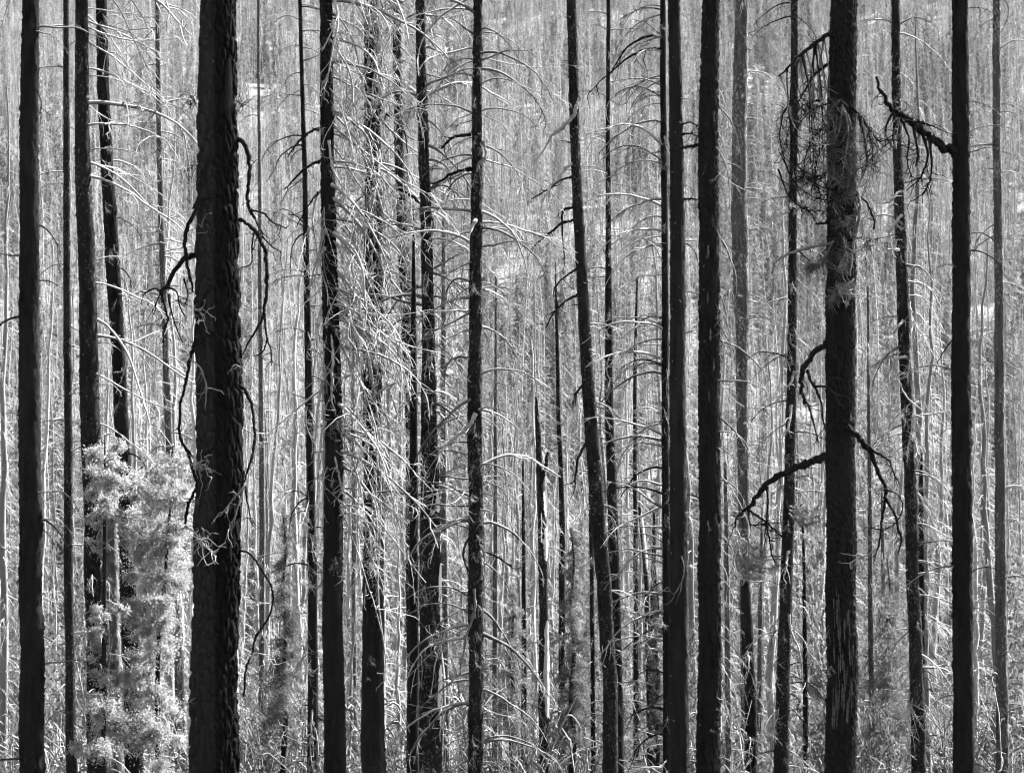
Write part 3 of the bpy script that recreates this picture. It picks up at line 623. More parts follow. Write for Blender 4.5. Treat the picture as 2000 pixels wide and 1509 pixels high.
T9 = Tree('bumpy black trunk near the middle with crooked branches spreading both ways', 64,
          [(932, 182, 19), (930, 340, 22), (928, 480, 24), (927, 700, 26), (928, 900, 28), (930, 1100, 30), (930, 1327, 28)], 'lichen', sides=64, segs=360, seed=16, rough=0.09)
T9.scatter(90, 160, 1200, ['archmid', 'arch', 'archmid', 'whip'], (70, 210), both, (-25, 15))
T9.scatter(46, 180, 1320, ['curl'], (12, 40), front, (-60, 20))
for l, m_ in (([(929, 430, 7), (923, 440, 7), (917, 456, 4)], 'twig'), ([(927, 808, 7), (914, 834, 8), (883, 860, 5), (857, 883, 3)], 'twig'), ([(935, 1008, 5), (930, 1033, 5), (912, 1061, 4), (906, 1091, 4), (923, 1130, 2)], 'limb'),
             ([(937, 1078, 5), (942, 1106, 5), (940, 1132, 4)], 'twigmid'), ([(925, 1149, 4), (928, 1189, 5), (910, 1247, 4), (898, 1318, 3)], 'twigmid'), ([(945, 276, 4), (950, 300, 5), (938, 318, 6), (931, 335, 4)], 'twigmid'),
             ([(918, 262, 5), (885, 270, 6), (862, 290, 4)], 'limb'), ([(918, 330, 6), (880, 340, 6), (845, 360, 3)], 'limb'), ([(940, 1075, 4), (965, 1083, 4), (1000, 1105, 3)], 'limb'), ([(916, 697, 5), (890, 700, 5), (872, 720, 4), (868, 755, 2)], 'twigmid')):
    T9.limb(l, (-0.25 if m_ != 'limb' else 0, -0.55), m_, curls=5)

# --- the leaning trunk and its thin companion
T11 = Tree('leaning trunk flecked with lichen, pale on its sunlit side, short stubs all along', 72,
           [(1119, 182, 20), (1125, 307, 19), (1133, 432, 21), (1140, 558, 22), (1150, 741, 24), (1160, 880, 27), (1165, 950, 28), (1177, 1126, 29), (1192, 1327, 28)], 'lichen', sides=64, segs=360, seed=17, rough=0.04)
for l, m_ in (([(1130, 190, 6), (1128, 203, 7), (1123, 225, 7), (1111, 240, 7), (1098, 253, 6), (1081, 266, 5), (1060, 295, 3), (1046, 314, 2)], 'twig'), ([(1131, 321, 6), (1118, 318, 6), (1101, 334, 6), (1088, 351, 5), (1073, 366, 4), (1060, 390, 3), (1055, 420, 2)], 'twig'),
             ([(1117, 345, 4), (1091, 354, 3.5), (1073, 369, 3), (1038, 389, 2)], 'limb'), ([(1121, 404, 5), (1103, 409, 4.5), (1097, 422, 4), (1098, 470, 3), (1103, 507, 2)], 'limb'), ([(1123, 428, 5), (1098, 434, 5), (1076, 452, 4), (1050, 472, 3.5), (1033, 490, 2)], 'limb'),
             ([(1129, 524, 5), (1106, 538, 4), (1086, 558, 3), (1080, 580, 2)], 'limb'), ([(1132, 575, 5), (1104, 588, 4), (1081, 612, 3), (1066, 640, 2)], 'limb'), ([(1140, 750, 4), (1127, 767, 4), (1124, 790, 2)], 'limb'), ([(1147, 862, 5), (1130, 893, 5), (1125, 922, 4), (1123, 952, 2)], 'limb')):
    T11.limb(l, (-0.1, -0.5), m_, curls=5)
T11.scatter(36, 190, 1320, ['stubdark'], (12, 28), [(-20, 20), (160, 200)], (-8, 12))
T11.scatter(26, 190, 1320, ['stub'], (5, 9), front, (-10, 30))
T11.scatter(22, 600, 1320, ['archmid', 'arch'], (40, 100), right, (-30, 10))
T12 = Tree('thin black trunk beside the leaning one, ringed with short arched twigs', 88,
           [(1188, 182, 8), (1188, 400, 10), (1188, 560, 13), (1190, 800, 17), (1196, 1000, 20), (1204, 1327, 22)], 'char', sides=40, segs=260, seed=18)
T12.scatter(90, 150, 1150, ['arch', 'archmid', 'arch'], (30, 95), both, (0, 25))
T12.scatter(26, 250, 1200, ['curl'], (14, 40), front, (-60, 20))
T13b = Tree('thin shaggy trunk wrapped in twigs, half hidden behind the knotted dark trunk', 72,
            [(1296, 182, 12), (1299, 560, 13), (1300, 950, 15), (1302, 1327, 17)], 'char', sides=36, segs=220, seed=19)
T13b.scatter(80, 140, 1250, ['archmid', 'archmid', 'arch', 'archdark'], (60, 180), left, (-10, 25))
T13b.scatter(40, 150, 1300, ['curl', 'whip'], (30, 70), [(180, 360)], (-70, 0))

# --- right-hand group
T15 = Tree('tall trunk greyed by painted-in haze, with short pale horizontal branches, beyond the wide black trunk', 96,
           [(1446, 182, 28), (1444, 330, 30), (1443, 480, 34), (1448, 640, 26), (1450, 850, 22), (1457, 1200, 22), (1458, 1327, 23)], 'grey', sides=48, segs=300, seed=20, rough=0.05)
T15.scatter(66, 190, 1000, ['arch', 'archmid'], (24, 90), [(-40, 40)], (-5, 15))
T15.scatter(26, 190, 1000, ['arch', 'curl'], (16, 60), [(150, 300)], (-20, 15))
T16 = Tree('slim dark trunk with crooked pale stubs, left of the broad trunk with heavy limbs', 78,
           [(1550, 182, 15), (1547, 480, 16), (1545, 750, 19), (1540, 1000, 22), (1531, 1327, 27)], 'lichen', sides=44, segs=260, seed=21, rough=0.06)
T16.scatter(92, 200, 1300, ['archmid', 'arch', 'archdark', 'curl'], (30, 110), both, (-30, 15))
T16.scatter(30, 300, 1300, ['curl'], (16, 40), front, (-60, 20))
for l in ([(1552, 724, 4), (1544, 748, 4), (1530, 765, 4), (1515, 790, 2)], [(1546, 790, 4), (1541, 830, 4), (1530, 850, 2)], [(1540, 1075, 4), (1535, 1110, 4), (1530, 1124, 3)], [(1541, 1200, 4), (1547, 1240, 4), (1560, 1270, 3), (1568, 1330, 2)]):
    T16.limb(l, (-0.2, -0.45), 'twig', curls=4)
for pts in ([(1440, 1035, 3), (1452, 1062, 2.5), (1470, 1085, 2), (1492, 1095, 1.2)], [(1450, 1050, 3), (1470, 1068, 2.5), (1490, 1075, 2), (1500, 1092, 1.2)], [(1440, 1060, 3), (1448, 1090, 2.5), (1468, 1112, 2), (1510, 1118, 1.2)],
            [(1455, 1085, 3), (1478, 1108, 2.5), (1500, 1110, 2), (1522, 1104, 1.2)], [(1442, 1075, 3), (1440, 1105, 2.5), (1455, 1125, 2), (1478, 1128, 1.2)], [(1438, 1048, 3), (1442, 1080, 2.5), (1456, 1100, 2), (1472, 1102, 1.2)]):
    brush_branch(T16, pts, (-0.6, -0.6 - 0.5 * random.random()), 170, 15, 'leaf', 'twig', 0.4, 4)
for pts in ([(1541, 995, 3), (1560, 1005, 2.5), (1580, 1012, 2), (1606, 1004, 1.2)], [(1541, 1002, 3), (1556, 1018, 2.5), (1576, 1024, 2), (1596, 1018, 1.2)], [(1542, 988, 3), (1562, 994, 2.5), (1585, 996, 2), (1604, 988, 1.2)]):
    brush_branch(T16, pts, (-0.1, -0.4), 150, 14, 'leafmid', 'twig', 0.3, 3)
T18 = Tree('knobbly dark trunk leaning towards the right, with snapped white branch stubs', 74,
           [(1752, 182, 17), (1756, 400, 20), (1763, 600, 24), (1775, 900, 22), (1782, 1150, 24), (1790, 1327, 27)], 'lichen', sides=52, segs=300, seed=22, rough=0.08)
T18.scatter(92, 170, 1300, ['arch', 'archmid', 'curl'], (50, 140), both, (-35, 10))
T18.scatter(36, 300, 1320, ['curl'], (14, 40), front, (-60, 20))
for l in ([(1758, 375, 5), (1750, 382, 5), (1740, 393, 3), (1712, 397, 2)], [(1762, 420, 5), (1750, 437, 5), (1739, 453, 4), (1741, 490, 2)], [(1763, 627, 5), (1755, 633, 5), (1748, 645, 4), (1735, 655, 2)], [(1771, 695, 6), (1758, 698, 5), (1745, 704, 3), (1750, 730, 3), (1772, 775, 3), (1800, 800, 2)],
          [(1756, 487, 4), (1743, 487, 3), (1733, 487, 2)], [(1775, 590, 5), (1778, 610, 6), (1780, 640, 5), (1778, 660, 3)], [(1782, 850, 5), (1790, 872, 5), (1794, 888, 3)]):
    T18.limb(l, (-0.2, -0.5), 'twig', curls=5)
T1 = Tree('gently curved black trunk near the left edge, crossed by long bleached drooping branches', 60,
          [(203, 182, 24), (208, 330, 24), (214, 432, 27), (221, 560, 29), (233, 741, 27), (236, 818, 29), (243, 950, 28), (246, 1101, 30), (252, 1200, 34), (258, 1327, 36)], 'char', sides=72, segs=380, seed=23, rough=0.03, bark=0.035)
T1.scatter(16, 200, 1100, ['archdark', 'archmid', 'arch'], (40, 120), [(-40, 40)], (-30, 10))
T1.scatter(14, 200, 800, ['curl'], (16, 44), front, (-60, 20))
T0 = Tree('black trunk at the left edge of the whips, behind the bushy young fir', 57,
          [(160, 182, 28), (168, 400, 32), (176, 560, 35), (180, 800, 38), (186, 1000, 40), (192, 1327, 44)], 'lichen', sides=64, segs=320, seed=24, rough=0.03)
T0.scatter(22, 190, 860, ['whip', 'whip', 'arch'], (160, 300), [(-30, 20)], (-22, 12))
T0.scatter(12, 900, 1300, ['arch'], (40, 90), [(-30, 40), (260, 320)], (-40, 0))
T0b = Tree('pale shaggy trunk between two black ones in the lower left corner, under the fir foliage', 61,
           [(215, 940, 20), (216, 1020, 24), (219, 1150, 26), (223, 1327, 30)], 'pale', name='dead_tree', top=1, sides=48, segs=200, seed=26, rough=0.06)
T0b.scatter(26, 960, 1400, ['curl', 'whip'], (20, 60), [(200, 340)], (-70, -10))
T2 = Tree('thin trunk greyed to look hazy, between the curved black trunk and the thickest one', 100,
          [(309, 182, 10), (315, 430, 12), (320, 560, 12), (329, 780, 14), (338, 1000, 16), (347, 1327, 19)], 'grey', sides=36, segs=220, seed=25)
T2.scatter(76, 160, 1000, ['archmid', 'arch', 'arch'], (40, 120), both, (-30, 15))

# --- slimmer trunks between and behind
small = [
    ('thin grey trunk just right of the bumpy black one, bare and straight', 108, [(969, 540, 4), (968, 800, 7), (967, 1327, 11)], 'grey', 1, 'dead_tree', ['archmid'], 26, (30, 80)),
    ('needle-thin dark snag with a sharp tip rising left of the leaning trunk', 112, [(1085, 512, 1.5), (1087, 620, 6), (1090, 800, 8), (1097, 1000, 11), (1098, 1327, 13)], 'char', 1, 'burnt_snag', ['arch', 'archmid'], 24, (20, 60)),
    ('broken forked snag, burnt black with peeled white patches, near the bottom centre', 88, [(1046, 775, 5), (1050, 850, 11), (1054, 930, 14), (1061, 1050, 18), (1063, 1200, 18), (1064, 1327, 20)], 'lichen', 1, 'burnt_snag', ['arch', 'curl', 'archmid'], 44, (30, 90)),
    ('thin pale pole ringed with twigs, at the foot of the wide black trunk', 82, [(1417, 900, 6), (1419, 1000, 9), (1421, 1327, 12)], 'grey', 1, 'dead_tree', ['arch', 'curl', 'archmid'], 50, (20, 70)),
    ('thin straight grey pole below the dry needle spray, right of the burnt hollow trunk', 108, [(1488, 1010, 4), (1486, 1130, 8), (1484, 1327, 10)], 'grey', 1, 'dead_tree', ['archmid'], 16, (20, 50)),
    ('small crooked sapling with bright curving stems, left of the scarred trunk base', 84, [(1567, 985, 4), (1571, 1100, 6), (1573, 1327, 10)], 'char', 1, 'dead_sapling', ['arch', 'whip', 'curl'], 44, (30, 90)),
    ('thin black trunk hugging the left side of the leaning trunk low down', 94, [(1152, 950, 5), (1155, 1080, 8), (1158, 1327, 9)], 'char', 1, 'burnt_tree', ['archmid', 'arch'], 24, (25, 60)),
    ('thin mottled trunk midway between the leaning trunk and the shaggy one', 104, [(1245, 540, 3), (1241, 700, 7), (1240, 900, 8), (1243, 1327, 11)], 'lichen', 1, 'burnt_tree', ['arch', 'archmid'], 44, (30, 80)),
    ('slender two-toned snag, black foot and white broken upper stem, near the shaggy trunk', 90, [(1248, 990, 6), (1256, 1060, 9), (1262, 1150, 9), (1268, 1327, 13)], 'lichen', 1, 'burnt_snag', ['arch', 'curl'], 30, (30, 80)),
    ('short black stump of a trunk at the bottom right of centre, behind thin poles', 98, [(1278, 1000, 4), (1277, 1150, 12), (1276, 1327, 19)], 'char', 1, 'burnt_snag', ['arch', 'archmid'], 22, (30, 70)),
    ('pale bare trunk in the bright gap right of the curly-twigged trunk', 110, [(866, 420, 6), (866, 600, 10), (865, 900, 12), (870, 1327, 15)], 'grey', 1, 'dead_tree', ['arch', 'archmid'], 40, (25, 80)),
    ('dark twig-covered trunk at the far right, beside the knobbly leaning one', 82, [(1797, 880, 6), (1799, 1000, 11), (1801, 1327, 16)], 'char', 1, 'burnt_tree', ['curl', 'archmid', 'whip'], 60, (30, 80)),
    ('burnt hollow trunk, black and swollen, behind the needle spray at the lower right', 92, [(1452, 1080, 10), (1456, 1160, 20), (1459, 1240, 24), (1462, 1327, 23)], 'char', 1, 'burnt_snag', ['arch', 'whip'], 24, (40, 90)),
    ('thin grey trunk in the gap between the scarred broad trunk and the knobbly one', 106, [(1722, 960, 4), (1724, 1100, 8), (1727, 1327, 10)], 'grey', 1, 'dead_tree', ['archmid', 'arch'], 30, (25, 70)),
    ('faint pale trunk right of the thickest trunk, in the hazy upper gap', 118, [(505, 120, 6), (508, 500, 8), (511, 900, 11), (512, 1327, 12)], 'grey', None, 'dead_tree', ['archmid', 'arch'], 50, (25, 70)),
    ('straight pale pole far down the gap between the whip-draped and cascade trunks', 116, [(690, 430, 4), (690, 800, 8), (692, 1327, 11)], 'grey', 1, 'dead_tree', ['arch', 'archmid'], 36, (25, 70)),
    ('short dark snag in shadow between the centre bumpy trunk and the forked snag', 100, [(1021, 900, 4), (1022, 1050, 7), (1024, 1327, 10)], 'char', 1, 'burnt_snag', ['arch', 'archmid', 'whip'], 34, (30, 80)),
    ('thin dark pole just inside the right edge of the broken-branch thicket', 88, [(1694, 560, 4), (1699, 900, 8), (1702, 1327, 11)], 'grey', 1, 'dead_tree', ['archmid', 'curl', 'arch'], 44, (25, 70)),
]
EXTRA = []
for i, (lab, d, pts, mt, top, nm, keys, nb, ln) in enumerate(small):
    t = Tree(lab, d, pts, mt, name=nm, sides=28, segs=180, top=top, seed=60 + i, rough=0.06)
    t.scatter(nb, pts[0][1] + 10, 1420, keys, ln, allr, (-25, 20)); EXTRA.append(t)
EXTRA[2].patch(960, 1010, 300, 350, 'wood', 0.01, 70, 'bare_wood_patch', 0.9); EXTRA[2].patch(1030, 1095, 280, 345, 'wood', 0.01, 71, 'bare_wood_patch', 0.9)
EXTRA[2].patch(1210, 1400, 268, 352, 'wood', 0.01, 72, 'bare_wood_patch', 0.5); EXTRA[2].limb([(1056, 950, 8), (1066, 910, 7), (1072, 880, 4)], (0, 0), 'limb')
EXTRA[8].patch(1000, 1110, 265, 355, 'wood', 0.01, 73, 'bare_wood_patch', 0.4)

# --- beyond the edges of the photograph's picture area the stand goes on
edge = [
    ('very dark trunk alone at the left border of the view', 54, [(58, 182, 36), (62, 700, 42), (64, 1327, 48)], 'char', 'burnt_tree', ['archdark', 'archmid'], 24, (50, 150)),
    ('slim dark trunk second from the left border of the view', 80, [(128, 182, 12), (132, 700, 15), (138, 1327, 19)], 'lichen', 'burnt_tree', ['arch', 'archmid'], 50, (40, 110)),
    ('dark trunk carrying a heavy drooping limb, second from the right border of the view', 52, [(1876, 182, 34), (1878, 700, 38), (1880, 1327, 42)], 'char', 'burnt_tree', ['archdark', 'archmid'], 22, (40, 120)),
    ('slim grey trunk at the right border of the view', 86, [(1948, 182, 16), (1952, 700, 19), (1956, 1327, 23)], 'grey', 'dead_tree', ['arch', 'archmid'], 50, (40, 110)),
]
for i, (lab, d, pts, mt, nm, keys, nb, ln) in enumerate(edge):
    t = Tree(lab, d, pts, mt, name=nm, sides=60, segs=320, seed=90 + i, rough=0.04, bark=0.04 if d < 60 else 0)
    t.scatter(nb, 20, 1480, keys, ln, both, (-25, 20)); EXTRA.append(t)
E2 = EXTRA[-2]
E2.limb([(1874, 300, 18), (1850, 290, 17), (1820, 273, 16), (1793, 253, 14), (1765, 235, 12), (1740, 213, 10), (1722, 180, 7), (1712, 150, 5)], (0, -0.5), dk, 10, curls=26)
for l in ([(1800, 258, 6), (1812, 300, 5), (1806, 330, 4), (1793, 352, 3), (1770, 372, 2)], [(1760, 232, 5), (1775, 270, 4), (1772, 310, 3), (1780, 345, 1.5)], [(1815, 270, 5), (1820, 330, 4), (1808, 370, 3), (1785, 392, 1.5)], [(1745, 218, 4), (1730, 250, 3), (1735, 280, 1.5)], [(1785, 248, 5), (1793, 300, 4), (1788, 325, 2)], [(1768, 236, 5), (1800, 240, 4), (1830, 250, 2)]):
    E2.limb(l, (-0.4, -0.6), dk, curls=12)

# ------------------------------------------------------------------ bushy young conifers with foliage
def foliage_cloud(mb, centers, radii, n, size, r, flow=None, mi=0, squash=0.8):
    """many small leaf-sized needle tufts (crossed slim blades) through clump volumes"""
    w = r.choice(len(centers), n, p=(radii ** 2) / (radii ** 2).sum())
    u = r.normal(0, 1, (n, 3)); u /= np.linalg.norm(u, axis=-1, keepdims=True); rr = radii[w] * np.abs(r.normal(0, 0.75, n)) + radii[w] * 0.15
    p = centers[w] + u * rr[:, None] * np.array([1, 1, squash])
    d = 0.45 * u + r.normal(0, 0.75, (n, 3)) + (np.array(flow) if flow is not None else 0); d /= np.linalg.norm(d, axis=-1, keepdims=True)
    s = np.cross(d, r.normal(0, 1, (n, 3))); s /= np.linalg.norm(s, axis=-1, keepdims=True)
    L_ = size * r.uniform(0.6, 1.5, n)[:, None]; W_ = L_ * 0.16
    V = np.stack([p - s * W_ * 0.3, p + d * L_ * 0.5 - s * W_, p + d * L_, p + d * L_ * 0.5 + s * W_], 1).reshape(-1, 3)
    q = np.arange(n * 4).reshape(n, 4); mb.add(V, q, mi)

def young_fir(label, x, y_top, y_bot, d, wid, n, mat='leaf', seed=1, shape='cone', lean=0, name='young_fir', size=0.07, group=None):
    r = np.random.default_rng(seed); sc_ = d / F
    top = P(x + lean, y_top, d); bx = P(x, y_bot, d)[0]; gz = float(ground_z(bx, d)); base = np.array([bx, d, gz])
    root = tree_root(name, label, base, group); H = top[2] - gz
    K = 24; c = base + (top - base) * np.linspace(0, 1, K)[:, None]; c[:, 0] += 0.05 * np.sin(np.arange(K))
    mb = MB(); mb.add(*tubes(c - base, (0.022 * H * np.linspace(1, 0.1, K))[None] * 0.5 + 0.01, 8)); link('trunk', mb.mesh('trunk', M['smooth']), root)
    vis = (y_bot - y_top) * sc_; nb = int(14 + vis * 7); cen = []; rad = []; B0 = []; D0 = []; LN = []
    for i in range(nb):
        t = (i + r.random()) / nb; z = top[2] - base[2] - t * vis; a = r.uniform(0, 2 * math.pi)
        rmax = wid * sc_ * (0.15 + 0.85 * t ** 0.7 if shape == 'cone' else 0.75 + 0.25 * math.sin(t * 9)) * r.uniform(0.6, 1.15)
        for k in range(5):
            f = (k + 1) / 5; cen.append([math.cos(a) * rmax * f + lean * sc_ * (1 - t), math.sin(a) * rmax * f, z - 0.35 * rmax * f * f]); rad.append(rmax * (0.30 - 0.03 * k) + 0.05)
        B0.append([lean * sc_ * (1 - t), 0, z]); D0.append([math.cos(a), math.sin(a), 0.05]); LN.append(rmax * 1.05)
    mb = MB(); foliage_cloud(mb, np.array(cen), np.array(rad), n, size, r); link('crown', mb.mesh('crown', M[mat], False), root)
    mb = MB(); branch_set(mb, np.array(B0), np.array(D0), np.array(LN), r, 0.5, 4, 8, 0.012); link('branches', mb.mesh('branches', M['twig']), root)
    return root
def clump_fir(label, stem, clumps, d, n_per, seed, mat='leaf', size=0.046):
    """a loose young fir: foliage in separate hanging clumps on thin branches; stem and clumps (x, y, radius) in photograph pixels"""
    r = np.random.default_rng(seed); sc_ = d / F
    bx = P(stem[-1][0], stem[-1][1], d)[0]; gz = float(ground_z(bx, d)); base = np.array([bx, d, gz]); root = tree_root('young_fir', label, base)
    st = [P(x, y, d) for x, y in stem] + [base]; st = catmull(st, 30); K = len(st)
    mb = MB(); mb.add(*tubes(st - base, 0.012 + 0.05 * np.linspace(0, 1, K), 8)); link('trunk', mb.mesh('trunk', M['smooth']), root)
    cen = []; rad = []; br = []
    for (x, y, rr) in clumps:
        p = P(x, y, d + r.normal(0, 0.35)); j = int(np.argmin(np.abs(st[:, 2] - (p[2] + rr * sc_ * 1.5)))); q = catmull([st[j], (st[j] + p) / 2 + np.array([0, 0, 0.12]), p], 9); br.append(q - base)
        for k in range(7):
            u = r.normal(0, 1, 3); u /= np.linalg.norm(u); cen.append(p - base + u * rr * sc_ * np.array([1.25, 1.0, 1.0])); rad.append(rr * sc_ * r.uniform(0.35, 0.75))
    mb = MB(); foliage_cloud(mb, np.array(cen), np.array(rad), n_per * len(clumps), size, r, flow=(0.25, -0.1, -0.35)); link('crown', mb.mesh('crown', M[mat], False), root)
    mb = MB(); mb.add(*tubes(np.array(br), np.linspace(0.02, 0.006, 9)[None], 5))
    bs = np.array(br); ends = bs[:, 5]; dv = bs[:, -1] - bs[:, 4]; n = len(ends)
    branch_set(mb, np.repeat(ends, 3, 0), np.repeat(dv, 3, 0) + r.normal(0, 0.2, (n * 3, 3)), np.repeat(np.array([c[2] for c in clumps]) * sc_ * 2.2, 3), r, 0.5, 4, 8, 0.012)
    link('branches', mb.mesh('branches', M['twig']), root)['kind'] = 'stuff'
    return root
clump_fir('bushy young fir with bright hanging foliage beside the thickest trunk, lower left', [(338, 870), (332, 1000), (318, 1180), (308, 1327)],
          [(338, 892, 16), (348, 915, 18), (335, 945, 24), (310, 955, 24), (285, 930, 20), (270, 955, 16), (345, 985, 22), (318, 1000, 30), (288, 1000, 26), (352, 1045, 24), (325, 1050, 32), (295, 1055, 32), (268, 1065, 20), (345, 1095, 24), (312, 1100, 32), (280, 1112, 30), (330, 1140, 22),
           (300, 1155, 30), (272, 1165, 24), (318, 1190, 24), (288, 1205, 32), (305, 1240, 26), (275, 1255, 26), (295, 1285, 28), (268, 1305, 24), (310, 1310, 20), (285, 1335, 30), (255, 1345, 22), (300, 1380, 34), (270, 1420, 34), (310, 1460, 36)], 55, 3000, 2)
clump_fir('bright young fir foliage at the left edge, hanging before the black trunk with whips', [(205, 850), (204, 1000), (203, 1327)],
          [(206, 872, 15), (196, 895, 20), (218, 905, 16), (235, 870, 9), (200, 930, 22), (222, 945, 16), (190, 965, 18), (212, 985, 22), (236, 915, 8), (240, 945, 8), (226, 1005, 12), (190, 1015, 14), (186, 1060, 13), (240, 1035, 11), (245, 1062, 9), (188, 1200, 14), (194, 1235, 15), (186, 1275, 15), (238, 1190, 9), (196, 1320, 14), (240, 1330, 14), (185, 1380, 24), (215, 1430, 26), (180, 1470, 26)], 54, 2000, 3)
young_fir('soft grey young fir right of the thickest trunk, low down', 555, 1000, 1420, 84, 46, 26000, 'leafmid', seed=5, size=0.065)
young_fir('grey young fir in front of thin poles at the bottom centre', 1118, 1030, 1450, 86, 40, 24000, 'leafmid', seed=6, size=0.065)
young_fir('dim young fir between the scarred broad trunk and the knobbly trunk', 1735, 1090, 1450, 88, 60, 26000, 'leafmid', seed=7, size=0.065)
young_fir('slim grey young fir left of the knotted dark trunk, near the bottom', 1283, 1130, 1450, 84, 26, 6000, 'leafmid', seed=8, size=0.09)
young_fir('pale young fir between the bumpy trunk and the forked snag', 1000, 1140, 1450, 92, 46, 20000, 'leafmid', seed=9, size=0.065)

# ------------------------------------------------------------------ dead trees of the stand behind: prototypes, then individual copies
def dead_tree_meshes(i, H, nb, thick, lod):
    r = np.random.default_rng(300 + i); K = 26 if lod == 0 else 8
    z = np.linspace(0, 1, K) ** 0.9 * H; bend = np.cumsum(r.normal(0, 0.012, (K, 2)), 0) * H / K * 6
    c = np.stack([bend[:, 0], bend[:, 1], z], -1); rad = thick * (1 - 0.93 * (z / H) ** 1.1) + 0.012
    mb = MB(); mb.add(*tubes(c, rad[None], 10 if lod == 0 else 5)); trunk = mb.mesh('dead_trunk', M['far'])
    t = np.sort(r.uniform(0.12, 0.985, nb)); zz = t * H; bx = np.interp(zz, z, c[:, 0]); by = np.interp(zz, z, c[:, 1]); a = r.uniform(0, 2 * math.pi, nb)
    ln = (0.25 + 1.9 * (1 - t) ** 0.6) * r.uniform(0.35, 1.1, nb) * (0.4 + 0.6 * np.minimum(1, t / 0.3)) * H / 22
    up = r.uniform(-0.35, 0.35, nb)
    mb = MB(); br = np.stack([bx, by, zz], -1); dv = np.stack([np.cos(a), np.sin(a), up], -1)
    if lod == 0: branch_set(mb, br, dv, ln, r, 1.3, 6, 10, 0.013, sides=3, K=6, sub=3, tfine=1.3)
    else: branch_set(mb, br, dv, ln, r, 1.3, 4, 0, 0.018, sides=3, K=4, sub=3, tfine=1.2)
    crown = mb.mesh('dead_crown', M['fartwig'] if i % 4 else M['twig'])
    return trunk, crown
PROTO = [dead_tree_meshes(i, H, nb, th, 0) for i, (H, nb, th) in enumerate(((21, 130, .14), (18, 120, .12), (24, 140, .17), (15, 110, .10), (20, 150, .13), (22, 100, .15), (12, 90, .08), (17, 130, .11)))]

def half_w(y): return y * 1000 / F
GAPS = [(0, 'left of the border trunk'), (62, 'right of the left-border trunk'), (132, 'left of the curved black trunk'), (232, 'left of the thickest trunk'),
        (421, 'right of the thickest trunk'), (604, 'left of the whip-draped trunk'), (648, 'right of the whip-draped trunk'), (730, 'right of the cascade of twigs'), (838, 'right of the bare-strip trunk'),
        (929, 'right of the bumpy black trunk'), (1055, 'left of the leaning trunk'), (1150, 'right of the leaning trunk'), (1240, 'left of the knotted dark trunk'), (1322, 'right of the knotted dark trunk'),
        (1386, 'right of the wide black trunk'), (1448, 'right of the tall grey trunk'), (1543, 'left of the broad limbed trunk'), (1646, 'right of the broad limbed trunk'), (1768, 'right of the knobbly leaning trunk'), (1878, 'at the right border of the view')]
ORD = 'first second third fourth fifth sixth seventh eighth ninth tenth eleventh twelfth thirteenth fourteenth fifteenth sixteenth seventeenth eighteenth nineteenth twentieth'.split()
ORD += ['twenty-' + o for o in ORD[:9]] + ['thirtieth'] + ['thirty-' + o for o in ORD[:9]]
rm = np.random.default_rng(21); placed = []; tries = 0
while len(placed) < 210 and tries < 6000:
    tries += 1
    y = 92 + 115 * rm.random() ** 0.8; x = rm.uniform(-1.02, 1.02) * half_w(y)
    if any((x - a) ** 2 + (y - b) ** 2 < 1.7 ** 2 for a, b in placed): continue
    placed.append((x, y))
placed.sort(key=lambda q: q[0] / q[1]); count = {}
for x, y in placed:
    k = rm.integers(len(PROTO)); z = float(ground_z(x, y)); px = 1000 + x * F / y
    gap = [g_ for p_, g_ in GAPS if px >= p_ or p_ == 0][-1]; count[gap] = count.get(gap, 0) + 1
    lab = 'thin dead tree far back, %s from left %s' % (ORD[count[gap] - 1], gap)
    o = link('dead_tree', None, None, (x, y, z - 0.1)); tag(o, lab, 'tree', 'dead trees of the stand behind')
    s = rm.uniform(0.55, 1.1) if rm.random() < 0.85 else rm.uniform(1.0, 1.3); o.scale = (s ** 0.5, s ** 0.5, s * rm.uniform(0.9, 1.15)); o.rotation_euler = (rm.normal(0, 0.02), rm.normal(0, 0.02), rm.uniform(0, 6.28))
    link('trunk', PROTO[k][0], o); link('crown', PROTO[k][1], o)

# ------------------------------------------------------------------ the far-off wood on the hillside and the brush: one mass each, geometry nodes
def unlinked(name, *meshes):
    """joins meshes into one prototype mesh object that stays out of the scene"""
    V = []; Fq = []; mi = []; mats = []; n = 0
    for me in meshes:
        co = np.empty(len(me.vertices) * 3, np.float32); me.vertices.foreach_get('co', co); V.append(co.reshape(-1, 3))
        li = np.empty(len(me.loops), np.int32); me.loops.foreach_get('vertex_index', li); Fq.append(li.reshape(-1, 4) + n)
        m_ = np.empty(len(me.polygons), np.int32); me.polygons.foreach_get('material_index', m_); mi.append(m_ + len(mats)); mats += list(me.materials); n += len(co) // 3
    return bpy.data.objects.new(name, mesh_from(name, np.concatenate(V), Fq, mats, True, np.concatenate(mi)))

